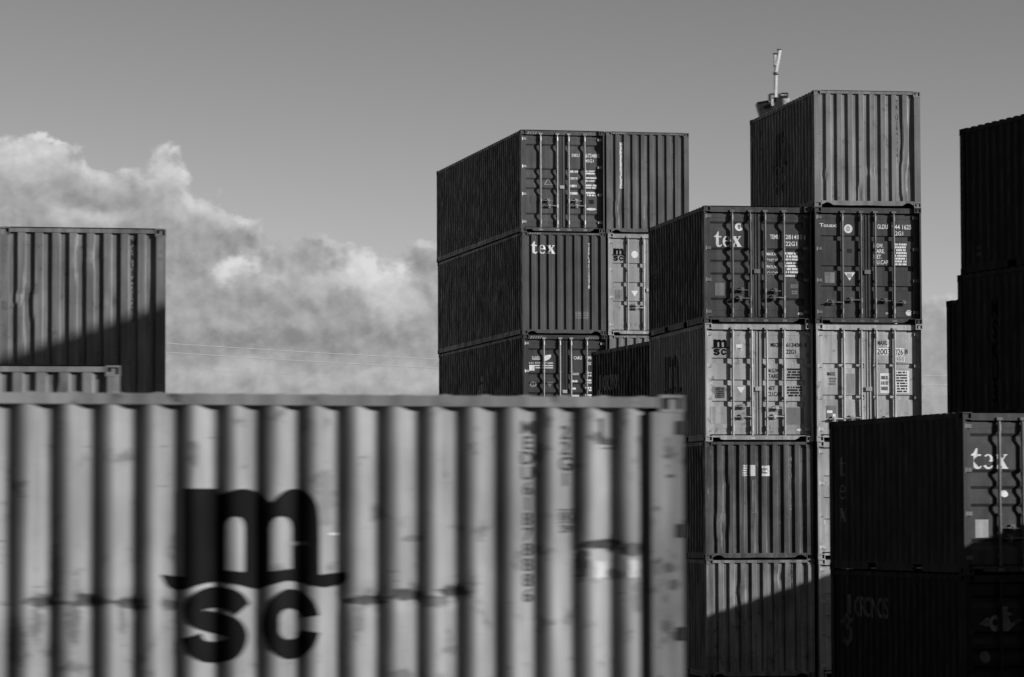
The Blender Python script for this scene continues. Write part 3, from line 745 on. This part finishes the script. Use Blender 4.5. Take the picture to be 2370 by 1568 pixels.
mark(C, rect_art(), *q(1338, 1437, 738, 843), mat=GREYV, name='data_plate'); mark(C, rows_art(7, 9), *q(1346, 1430, 746, 836), mat=FADED, lift=.006)
mark(C, tri_art(), *q(1528, 1634, 738, 818), name='warning_triangle'); mark(C, rows_art(4, 2), *q(1556, 1604, 748, 790), mat=GREYV, lift=.006)
mark(C, disc_art(), *q(2124, 2186, 1100, 1156), name='round_sticker'); mark(C, rect_art(), *q(1360, 1400, 1005, 1050), mat=FADED, name='sticker'); mark(C, rect_art(), *q(1928, 1955, 1122, 1145), mat=FADED, name='sticker')
mark(C, rect_art(), *q(1562, 1608, 508, 548), mat=DARKV, name='sticker')
mt = P_('paint_pale_grey', .45, seed=7.1, streak=.28, rust=.5, scr=.4)
C = container('shipping_container', 'palest container with white boxed numbers and white data labels on its doors', RG, off(LR2, Y_R2, .012), Y_R2, 2*HS, mt, front='door', style='slots_c', handles='level', barmat=P_('painted_bar_pale', .48, seed=7.3))
q = bx(.00228, 1246, 100)
mark(C, T('MAXU'), *q(1850, 1955, 258, 300), mat=DARKV); mark(C, T('I'), *q(1942, 1978, 248, 320))
mark(C, rect_art(), *q(1838, 1982, 330, 400), name='number_box'); mark(C, T('2003'), *q(1846, 1976, 337, 394), mat=BLACK, lift=.006)
mark(C, rect_art(), *q(2012, 2106, 330, 402), name='number_box'); mark(C, T('026'), *q(2018, 2100, 338, 396), mat=BLACK, lift=.006); mark(C, T('8'), *q(2120, 2146, 342, 386), mat=DARKV)
mark(C, frame_art(.07), *q(2012, 2118, 410, 463), name='number_box'); mark(C, T('22G1'), *q(2022, 2108, 420, 455), mat=WHITE)
mark(C, rect_art(), *q(1875, 1982, 575, 768), name='data_label'); mark(C, rows_art(3, 40), *q(1885, 1950, 600, 740), mat=GREYV, lift=.006)
mark(C, rect_art(), *q(2020, 2158, 550, 768), name='data_label'); mark(C, rows_art(8, 41), *q(2028, 2138, 558, 760), mat=DARKV, lift=.006)
mark(C, T('MAXX'), *q(1362, 1440, 565, 600), mat=DARKV); mark(C, rows_art(3, 50), *q(1380, 1450, 620, 690), mat=GREYV); mark(C, rect_art(), *q(1520, 1640, 580, 775), mat=P_('patch_pale2', .35, seed=9.1), name='paint_patch')
mark(C, rect_art(), *q(1350, 1448, 890, 1012), mat=P_('patch_grey', .20), name='paint_patch'); mark(C, rect_art(), *q(1355, 1410, 937, 962), lift=.007, name='sticker'); mark(C, rect_art(), *q(1412, 1440, 970, 1000), lift=.007, name='sticker')
mt2 = P_('paint_pale_beige', .42, seed=8.1, streak=.3, rust=.45)
container('shipping_container', 'pale container showing as a lit hinged strip above the ground one, behind the black-sided stack', RG, off(LR2, Y_R2, .02), Y_R2, HS, mt2, front='door', style='slots', barmat=P_('painted_bar_pale', .48))
container('shipping_container', 'pale container at the foot of the right column, nearly all hidden behind the black-sided stack', RG, off(LR2, Y_R2, .03), Y_R2, 0, mt2, front='door', style='slots', barmat=P_('painted_bar_pale', .48))

# ---- middle stack of tall containers
LM1, LM2 = (.261, 98.2), (2.690, 98.748)
mt = P_('paint_dark_green', .092, seed=11.1, streak=.25, rust=.2)
C = container('tall_container', 'dark door-end container with bright lock rods, topmost of the left column of the middle stack', MG, off(LM1, Y_M, 0), Y_M, 4*HH, mt, H=HH, L=L40, front='door', style='bands_tall', handles='tall', stripe=True)
q = bx(.003305, 805, 125)
mark(C, T('INKU'), *q(1242, 1305, 320, 349)); mark(C, T('6724865'), *q(1358, 1478, 318, 352)); mark(C, T('45G1'), *q(1355, 1426, 367, 394))
for k in range(4):
    mark(C, rows_art(1 if k else 1, 60+k), *q(1230, 1298-8*k+(20 if k == 3 else 0), 462+63*k, 483+63*k)); mark(C, rows_art(2, 70+k), *q(1362, 1447, 458+63*k, 495+63*k), name='weight_table')
mark(C, triframe_art(), *q(1006, 1080, 535, 592), mat=FADED, name='warning_triangle'); mark(C, disc_art(), *q(1362, 1447, 785, 807), name='round_sticker'); mark(C, rect_art(), *q(1385, 1426, 715, 751), mat=DARKV, name='sticker')
mark(C, rect_art(), *q(890, 950, 690, 750), mat=P_('patch_dull', .085, seed=3.7), name='sticker')
smark(C, T('45G1', .015, True), 11.3, 11.0, .35, .95, P_('dim_vinyl', .16, seed=2.7))
mt = P_('paint_maroon_b', .085, seed=12.1, streak=.25, rust=.2)
C = container('tall_container', 'dark corrugated-end container with white serif letters, second from the top of the middle stack', MG, off(LM1, Y_M, .03), Y_M, 3*HH, mt, H=HH, L=L40, front='end', stripe=True)
q = bx(.003305, 820, 28)
mark(C, serif_art(), *q(893, 1102, 108, 214)); mark(C, T('TEXU4012278', .02, True), *q(1374, 1397, 118, 507)); mark(C, frame_art(.05), *q(1268, 1378, 708, 767), mat=FADED, name='data_plate'); mark(C, rows_art(3, 44), *q(1275, 1372, 716, 762), mat=FADED)
smark(C, serif_art(True), 11.45, 11.1, .7, 1.9, FADED); smark(C, rect_art(), .95, .6, 1.2, 1.55, P_('dim_vinyl', .16), name='sticker')
mt = P_('paint_black_blue', .05, seed=13.1, streak=.25, rust=.2)
C = container('tall_container', 'black door-end container with white leaf mark, third from the top of the middle stack', MG, off(LM1, Y_M, .06), Y_M, 2*HH, mt, H=HH, L=L40, front='door', style='bands_tall', handles='tall', stripe=True)
q = bx(.003305, 826, 897)
mark(C, T('CARU'), *q(905, 978, 1082, 1098)); mark(C, rect_art(), *q(905, 980, 1103, 1110)); mark(C, poly_art([[(0, 0), (.05, .5), (.3, .9), (1, 1), (.95, .6), (.7, .2), (.3, -.05)]]), *q(1000, 1066, 1068, 1122), name='leaf_mark')
mark(C, T('+31 0180 471000'), *q(878, 1082, 1132, 1149)); mark(C, rect_art(), *q(880, 980, 1158, 1167)); mark(C, rect_art(), *q(990, 1082, 1158, 1167)); mark(C, rect_art(), *q(930, 1082, 1177, 1185)); mark(C, rect_art(), *q(882, 925, 1165, 1206), lift=.006, name='sticker')
mark(C, poly_art([ell(.5, .5, .5, .5), ell(.5, .5, .34, .34)]), *q(888, 944, 1300, 1345), mat=FADED, name='round_sticker'); mark(C, T('2'), *q(906, 926, 1310, 1336), mat=FADED); mark(C, tri_art(), *q(1025, 1086, 1300, 1346), mat=GREYV, name='warning_triangle')
mark(C, T('CARU'), *q(1255, 1322, 1080, 1108)); mark(C, T('9997'), *q(1356, 1425, 1080, 1108)); mark(C, T('45G1'), *q(1358, 1425, 1128, 1156))
for k in range(4): mark(C, rows_art(1, 80+k), *q(1236, 1300-14*(k % 3), 1222+63*k, 1240+63*k)); mark(C, rows_art(2, 90+k), *q(1356, 1440, 1216+63*k, 1252+63*k), name='weight_table')
smark(C, poly_art([[(0, 0), (0, 1.5), (.3, 2.1), (.8, 2.2), (1, 1.7), (.8, 1.6), (.75, 0)], ell(.6, 2.5, .25, .22)]), 6.4, 5.3, .95, 2.1, P_('pale_vinyl_c', .34), name='emblem'); smark(C, rows_art(3, 3), 8.4, 7.2, 1.55, 2.1, P_('dim_vinyl', .16))
mid = P_('paint_mid_grey', .12, seed=14.1, streak=.3, rust=.3)
for k in range(2):
    container('tall_container', ('mid grey corrugated-end container at the foot of the left column of the middle stack', 'mid grey corrugated-end container under the leaf-marked black one in the middle stack')[k], MG, off(LM1, Y_M, .08), Y_M, k*HH, mid, H=HH, L=L40, front='end')
mt = P_('paint_grey_green', .125, seed=15.1, streak=.3, rust=.35)
C = container('tall_container', 'grey corrugated-end container with a white vertical lettered strip, top right of the middle stack', MG, off(LM2, Y_M, 0), Y_M, 4*HH, mt, H=HH, L=L40, front='end', stripe=True, dents=((.35, .7, .12, .3, .015, .04), (1.2, .6, .1, .2, .01, .02)))
q = bx(.003305, 1527, 145)
mark(C, T('HAMBURGSUED', .05, True), *q(1643, 1676, 235, 634)); mark(C, rect_art(), *q(1645, 1674, 236, 632), mat=P_('strip_white', .62, seed=6.6, streak=.5, rust=.9), lift=.002, name='label_strip')
mark(C, T('FSCU9174083', .01, True), *q(2085, 2106, 242, 627), mat=FADED)
mt = P_('paint_sand_b', .33, seed=16.1, streak=.2, rust=.35, scr=.5)
C = container('tall_container', 'pale door-end container with black letter logo and white disc, right column of the middle stack', MG, off(LM2, Y_M, .04), Y_M, 3*HH, mt, H=HH, L=L40, front='door', style='slots_tall', handles='tall', stripe=True, barmat=P_('painted_bar_sand', .45))
q = bx(.003305, 1549, 20)
mark(C, logo_art(), *q(1588, 1705, 148, 257), mat=BLACK); mark(C, disc_art(), *q(1753, 1812, 168, 230), name='round_sticker'); mark(C, rect_art(), *q(1617, 1686, 508, 586), mat=GREYV, name='data_plate'); mark(C, rows_art(5, 6), *q(1624, 1680, 516, 580), mat=FADED, lift=.006)
mark(C, tri_art(), *q(1750, 1811, 512, 562), name='warning_triangle')
mt = P_('paint_light_b', .2, seed=17.1)
container('tall_container', 'light container in the middle stack, only the top of its corrugated end showing', MG, off(LM2, Y_M, .07), Y_M, 2*HH, mt, H=HH, L=L40, front='end', stripe=True)
for k in range(2):
    container('tall_container', ('hidden grey container at the foot of the right column of the middle stack', 'hidden grey container second from the ground, right column of the middle stack')[k], MG, off(LM2, Y_M, .09), Y_M, k*HH, mid, H=HH, L=L40, front='end')

# ---- black container stack between middle and right stacks
LN = off((2.036, 89.859), Y_N, 0, -L20)
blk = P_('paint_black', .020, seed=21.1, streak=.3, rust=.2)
NG = 'containers stacked behind the right twin stack'
C = container('shipping_container', 'black-sided container with grey curled emblem between the middle stack and the right twin stack', NG, LN, Y_N, 2*HS, blk, front='end')
smark(C, swirl_art(), 5.75, 3.3, .62, 1.62, P_('pale_vinyl_b', .62, seed=2.9))
for k in range(2): container('shipping_container', ('black container on the ground under the curled-emblem one behind the twin stack', 'black container in the middle below the curled-emblem one behind the twin stack')[k], NG, LN, Y_N, k*HS, blk, front='end')

# ---- left stack and the lower one before it
LL = (-7.47, 50.713)
LG = 'containers in the left stack'
mt = P_('paint_grey_left', .20, seed=23.1, streak=.35, rust=.4, scr=.6)
C = container('shipping_container', 'grey dented corrugated-end container at the left edge with a diagonal shadow across it', LG, LL, Y_L, 2*HS, mt, front='end',
              dents=((.30, 1.56, .10, .09, .030, .03), (.42, 1.45, .10, .35, .0, .05), (1.14, 2.12, .08, .22, .012, .045), (1.36, 2.2, .08, .12, .02, .02), (1.62, 1.52, .06, .08, .02, 0)))
mark(C, T('MSKU8471293', .02, True), 1.925, 1.995, .155, 1.37, mat=DARKV)
mt2 = P_('paint_grey_left_b', .19, seed=24.1)
for k in range(2): container('shipping_container', ('grey container on the ground under the dented one at the left edge', 'grey container second from the ground under the dented one at the left edge')[k], LG, off(LL, Y_L, .02), Y_L, k*HS, mt2, front='end')
LL2 = off((-4.267, 38.02), Y_L2, -W)
mt = P_('paint_light_left', .245, seed=25.1, streak=.3, rust=.4)
container('shipping_container', 'light corrugated-end container whose top peeps over the big front container at the left edge', 'containers in the low left stack', LL2, Y_L2, HS, mt, front='end', dents=((1.77, 2.28, .08, .07, .03, .03),))
container('shipping_container', 'light container on the ground hidden behind the big front container on the left', 'containers in the low left stack', off(LL2, Y_L2, -.01), Y_L2, 0, mt, front='end')

# ---- black-sided two-high stack at lower right
LS = (7.201, 55.777)
SG = 'containers in the black-sided stack at lower right'
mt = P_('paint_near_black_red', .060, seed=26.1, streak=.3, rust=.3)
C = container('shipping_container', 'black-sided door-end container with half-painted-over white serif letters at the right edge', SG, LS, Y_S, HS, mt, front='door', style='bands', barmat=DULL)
q = bx(.0029, 795, 105)
mark(C, serif_art(), *q(855, 1068, 303, 419)); mark(C, ell(.4, .4, .4, .4, n=16) and (ell(.5, .5, .5, .42, n=16), [tuple(range(16))]), *q(872, 960, 345, 400), mat=P_('overpaint', .06, seed=7.7, streak=.5), lift=.007, name='paint_patch')
mark(C, disc_art(), *q(1026, 1070, 536, 574), name='round_sticker'); mark(C, rect_art(), *q(875, 951, 697, 797), mat=P_('placard_grey', .42, seed=1.9), name='data_plate')
mark(C, T('TEMU'), 1.47, 1.68, .62, .72); mark(C, T('224091'), 1.81, 2.17, .62, .72)
smark(C, serif_art(True), 5.65, 5.25, .62, 1.75, P_('pale_vinyl_c', .34, seed=3.9)); smark(C, T('TEMU224091', .01, True), .8, .68, .3, 2.2, P_('dim_vinyl_d', .055, seed=3.3)); smark(C, T('22G1', .01, True), .5, .38, .5, 1.0, P_('dim_vinyl_d', .055))
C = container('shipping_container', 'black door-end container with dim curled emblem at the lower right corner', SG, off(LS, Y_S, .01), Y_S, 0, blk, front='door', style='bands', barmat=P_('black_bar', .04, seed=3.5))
smark(C, swirl_art(), 5.7, 3.4, .42, 1.32, P_('pale_vinyl_d', .26, seed=2.4, streak=.6, rust=.5)); mark(C, emblem_art(), .28, 1.05, .52, .92, mat=P_('pale_vinyl_d', .26), name='emblem'); mark(C, disc_art(), .30, .47, 1.22, 1.42, mat=P_('dim_vinyl', .16), name='round_sticker')

# ---- dark stack at the right edge
BL = (7.936, 61.6); QG = 'dark containers in the right edge stack'
LQ = off(BL, Y_Q, 0, -L20)
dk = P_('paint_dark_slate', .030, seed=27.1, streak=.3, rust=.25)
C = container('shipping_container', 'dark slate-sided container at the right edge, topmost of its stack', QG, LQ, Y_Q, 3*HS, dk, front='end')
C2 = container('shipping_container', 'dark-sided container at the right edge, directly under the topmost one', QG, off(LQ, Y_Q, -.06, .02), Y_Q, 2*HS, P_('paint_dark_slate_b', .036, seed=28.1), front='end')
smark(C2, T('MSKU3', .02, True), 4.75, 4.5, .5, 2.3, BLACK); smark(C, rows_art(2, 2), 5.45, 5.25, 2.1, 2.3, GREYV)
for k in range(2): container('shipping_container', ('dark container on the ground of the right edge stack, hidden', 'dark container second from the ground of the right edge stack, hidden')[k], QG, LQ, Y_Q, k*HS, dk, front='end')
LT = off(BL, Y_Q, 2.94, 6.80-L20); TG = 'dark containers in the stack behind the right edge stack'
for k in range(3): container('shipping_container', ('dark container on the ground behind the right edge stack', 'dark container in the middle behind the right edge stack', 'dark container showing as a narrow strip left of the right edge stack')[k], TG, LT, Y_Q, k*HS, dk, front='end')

# ---- neighbouring stacks beyond the right of the picture; their shade falls into it
XG = 'containers in the yard beyond the right edge'
def yard(loc, yaw, n, lab):
    for k in range(n): container('shipping_container', f'{lab}, ' + ('lowest of its stack', 'second from the ground', 'third from the ground', 'fourth from the ground', 'topmost of its stack')[k if k < n-1 or n == 1 else 4], XG, loc, yaw, k*HS, mid, front='end')
yard((16.94, 40.2), R(15), 5, 'grey container in the tall stack beyond the right edge')
yard((15.25, 50.1), R(15), 2, 'grey container in the near low stack beyond the right edge')
yard((17.47, 69.4), R(9.5), 2, 'grey container in the far low stack beyond the right edge')

# ---- big front container, side on
mt = P_('paint_front_sand', .275, rough=.5, seed=31.1, streak=.30, rust=.55, scr=.95, spots=[(4.38, 1.22, .13, .06, .95), (4.42, 1.10, .06, .20, .6), (4.08, 1.23, .16, .07, .95), (4.18, 1.08, .06, .18, .7), (3.80, 1.21, .14, .05, .95), (3.86, 1.12, .04, .14, .5), (3.55, 1.20, .10, .05, .8), (4.25, 1.22, .5, .018, .7), (2.22, 1.215, .17, .05, .97), (2.28, 1.10, .04, .16, .5), (1.95, 1.25, .14, .06, .95), (1.62, 1.265, .14, .05, .95), (1.75, 1.20, .14, .05, .6), (1.9, 1.23, .45, .016, .7), (4.3, 1.4, .05, .28, .55), (3.95, .55, .10, .12, .5), (1.98, .72, .10, .06, .5), (.55, 1.575, .24, .045, .98), (.37, 1.55, .10, .06, .95), (.72, 1.46, .06, .15, .85), (.50, 1.38, .10, .05, .6), (.60, 2.30, .10, .05, .7), (1.9, 1.62, .10, .03, .5), (2.5, 1.9, .08, .25, .35), (4.55, .95, .07, .2, .5), (3.1, .45, .10, .10, .45), (.33, 1.25, .05, .2, .5)])
FGL = (1.170, 23.801)
C = container('shipping_container', 'big pale side-on container in front with a huge black two-line letter logo', None, FGL, Y_FG+math.pi/2, 1.75, mt, front='door', style='slots', side='round',
              dents=((4.38, 1.21, .13, .04, .022), (4.08, 1.21, .13, .04, .024), (3.80, 1.20, .12, .04, .024), (3.5, 1.19, .12, .04, .015), (2.22, 1.21, .14, .04, .028), (1.95, 1.24, .13, .04, .024), (1.62, 1.25, .12, .04, .02), (.55, 1.55, .25, .05, .025)),
              postmat=P_('paint_front_post', .20, seed=32.1, streak=.35, rust=.9, scr=.7, spots=[(.10, 2.04, .06, .022, .95), (.12, 1.42, .07, .05, .8), (.08, 1.30, .05, .05, .8), (.13, 1.02, .06, .06, .7), (.08, .95, .05, .04, .7), (.17, .62, .05, .07, .8), (.10, .45, .06, .05, .7)]), castmat=P_('paint_front_post', .24), barmat=P_('dark_hinge', .05, seed=3.8))
GREYD = P_('worn_dark_vinyl', .055, rough=.8, seed=9.9, streak=.4, rust=.3, spec=.08)
smark(C, logo_art(), 3.61, 2.355, .636, 1.774, paint('worn_black_logo', .010, .8, .3, 0, 0, 71., light=.35, spec=.04), label='huge black two-line letter logo')
smark(C, T('MEDU61878886', .02, True), 1.15, 1.05, .18, 1.40, GREYD); smark(C, T('22G1', .02, True), .885, .785, .21, .62, GREYD)
smark(C, rect_art(), .895, .76, .776, .783, DARKV); smark(C, frame_art(.08), .885, .77, .796, .852, DARKV, name='number_box'); smark(C, T('UK'), .865, .79, .806, .842, DARKV); smark(C, rect_art(), .895, .76, .862, .869, DARKV); smark(C, T('2591'), .88, .775, .88, .935, DARKV)
for t_h in (.222, .922, 1.622, 2.325): MB().box(-.004, .028, -.012, .052, HS-t_h-.045, HS-t_h+.045).build('hinge_lug', P_('lug_black', .015, seed=3.), C.o)
RUB = P_('rub_dark', .07, seed=8.4, streak=.5); WORN = P_('label_worn', .60, seed=8.8, streak=.5, rust=.6, scr=.8)
smark(C, T('L'), .59, .49, .16, .33, DARKV); smark(C, rect_art(), .585, .48, .305, .338, RUB, name='scrape', lift=.006); smark(C, rect_art(), .58, .47, .36, .366, DARKV)
torn = ([(0, .1), (.06, .55), (.0, .9), (.3, 1), (.55, .88), (.9, .97), (1, .6), (.88, .35), (.97, .05), (.6, .12), (.35, 0)], [tuple(range(11))])
smark(C, torn, .64, .53, 1.12, 1.25, WORN, name='sticker'); smark(C, torn, .405, .31, 1.11, 1.25, WORN, name='sticker')
blob = ([(0, .2), (.1, .9), (.5, 1), (.95, .8), (1, .3), (.7, 0), (.3, .1)], [(0, 1, 2, 3, 4, 5, 6)])
smark(C, blob, .42, .31, 1.0, 1.10, RUB, name='scrape'); smark(C, blob, .72, .46, 1.0, 1.035, RUB, name='scrape', lift=.006)
smark(C, rect_art(), 2.73, 2.64, .985, 1.01, FADED, name='scrape'); smark(C, rect_art(), 2.47, 2.42, .93, .942, WHITE, name='scrape')

# ------------------------------------------------------------------ harbour crane far behind
CRY = 400.0
cw = P_('crane_white', .75, seed=41.1, streak=.15); cdk = P_('crane_dark', .03, seed=42.1)
cr = empty('harbour_crane', (0, 0, 0)); 
cx0 = (1802-1185)/8081*CRY
cr.location = (cx0, CRY, 0); tag(cr, 'distant white forked crane mast with dark machinery rising behind the highest container', 'crane')
def cz(y): return CAM_H+(1200.7-y)/8081*CRY
def cxx(x): return (x-1802)/8081*CRY
m = MB(); m.tube((0, 0, 0), (0, 0, cz(262)), 1.6, 14); m.build('tower', cdk, cr)
m = MB(); m.prism([(cxx(1754.6), cz(238.4)), (cxx(1781), cz(234)), (cxx(1793), cz(255)), (cxx(1792), cz(272)), (cxx(1763), cz(268))][::-1], -1.4, 1.4); m.build('machine_house', cdk, cr)
m = MB(); m.prism([(cxx(1789), cz(229.5)), (cxx(1796), cz(226.5)), (cxx(1815), cz(227.5)), (cxx(1818), cz(250)), (cxx(1812), cz(264)), (cxx(1786), cz(268))][::-1], -1.1, 1.1); m.build('slewing_frame', P_('crane_grey', .05, seed=43.), cr)
def bar_(name, x0, x1, y0, y1, mat_, d=.3): MB().box(cxx(x0), cxx(x1), -1.6-d, -1.6, cz(y1), cz(y0)).build(name, mat_, cr)
bar_('bracket', 1780.5, 1786.5, 221, 236, cdk); bar_('bracket', 1785, 1795, 219.5, 222.5, cdk)
bar_('bracket', 1803, 1809, 220, 232, cdk); bar_('bracket', 1809.2, 1826, 217.8, 220.5, cdk); bar_('bracket', 1822.5, 1826, 220.7, 230, cdk); bar_('bracket', 1809.2, 1822.3, 225, 230.5, cdk)
bar_('bright_slot', 1811, 1819, 221.4, 224.2, cw, .2)  # white box standing in for the light gap inside the bracket
for a, b in (((1787.5, 233), (1788, 249)), ((1818, 233), (1820, 241)), ((1824.5, 231.5), (1824.5, 240))):
    m = MB(); m.tube((cxx(a[0]), -2.2, cz(a[1])), (cxx(b[0]), -2.2, cz(b[1])), .12, 8); m.build('strut', cw, cr)
m = MB(); m.tube((cxx(1798.5), 0, cz(232)), (cxx(1801), 0, cz(172)), .16, 10, .14); m.build('mast', cw, cr)
m = MB(); m.tube((cxx(1800.5), 0, cz(165)), (cxx(1809.5), 0, cz(114)), .15, 10, .19); m.build('boom', cw, cr)
m = MB(); m.tube((cxx(1799), 0, cz(152)), (cxx(1799), 0, cz(123)), .14, 10); m.build('jib', cw, cr)
for x, y, w_ in ((1808.8, 113, .45), (1800, 122.5, .5), (1800.5, 170.5, .52), (1798, 151, .2), (1798, 167, .3)):
    m = MB(); m.box(cxx(x)-w_/2-.02, cxx(x)+w_/2, -.15, .15, cz(y)-.07, cz(y)+.07); m.build('clamp', cdk, cr)
m = MB(); m.tube((cxx(1796.6), -.1, cz(232)), (cxx(1797.4), -.1, cz(120)), .022, 6); m.build('hoist_cable', cdk, cr)

# ------------------------------------------------------------------ overhead wires and their poles
WY = 150.0
wood = P_('pole_wood', .08, rough=.85, seed=51.); alu = P_('aluminium_wire', .78, rough=.4, seed=52., streak=.05, rust=0, scr=0)
WIRES = [((-14.8, 11.07), (-3.29, 10.36), (18.25, 9.57), .016), ((-14.8, 10.68), (-3.27, 9.97), (18.25, 9.19), .016), ((-14.8, 10.0), (-3.27, 9.41), (18.25, 8.76), .006)]
def quad(p0, p1, p2):
    def f(x):
        r = 0
        for i, a in enumerate((p0, p1, p2)):
            l = 1
            for j, b in enumerate((p0, p1, p2)):
                if i != j: l *= (x-b[0])/(a[0]-b[0])
            r += a[1]*l
        return r
    return f
XA, XB = -18.3, 20.9
for i, (a, b, c, r) in enumerate(WIRES):
    f = quad(a, b, c); m = MB(); n = 40
    for k in range(n):
        x0, x1 = XA+(XB-XA)*k/n, XA+(XB-XA)*(k+1)/n; m.tube((x0, WY+.16*0, f(x0)), (x1, WY, f(x1)), r, 6)
    o = m.build('overhead_wire', alu); tag(o, ('bright overhead wire, upper of the two bright ones across the sky', 'bright overhead wire, lower of the two bright ones across the sky', 'faint thin overhead wire below the two bright ones')[i], 'wire', 'overhead wires')
for x, s, lab in ((XA, 1, 'wooden utility pole behind the dented grey container at the left edge'), (XB, -1, 'wooden utility pole behind the dark right edge stack')):
    e = empty('utility_pole', (x, WY, 0)); tag(e, lab, 'utility pole', 'utility poles')
    f0 = quad(*WIRES[0][:3])(x); MB().tube((0, .12, 0), (0, .12, f0+.5), .13, 12, .09).build('pole', wood, e)
    for (a, b, c, r) in WIRES:
        z = quad(a, b, c)(x); m = MB(); m.tube((0, 0, z-.05), (0, 0, z+.05), .05, 10); m.tube((0, 0, z), (0, .12, z), .02, 8); m.build('insulator', P_('porcelain', .3, seed=5.), e)

# ------------------------------------------------------------------ render settings
scn.render.engine = 'CYCLES'
scn.render.resolution_x = 1024; scn.render.resolution_y = 677
scn.cycles.max_bounces = 4; scn.cycles.diffuse_bounces = 2; scn.cycles.glossy_bounces = 2
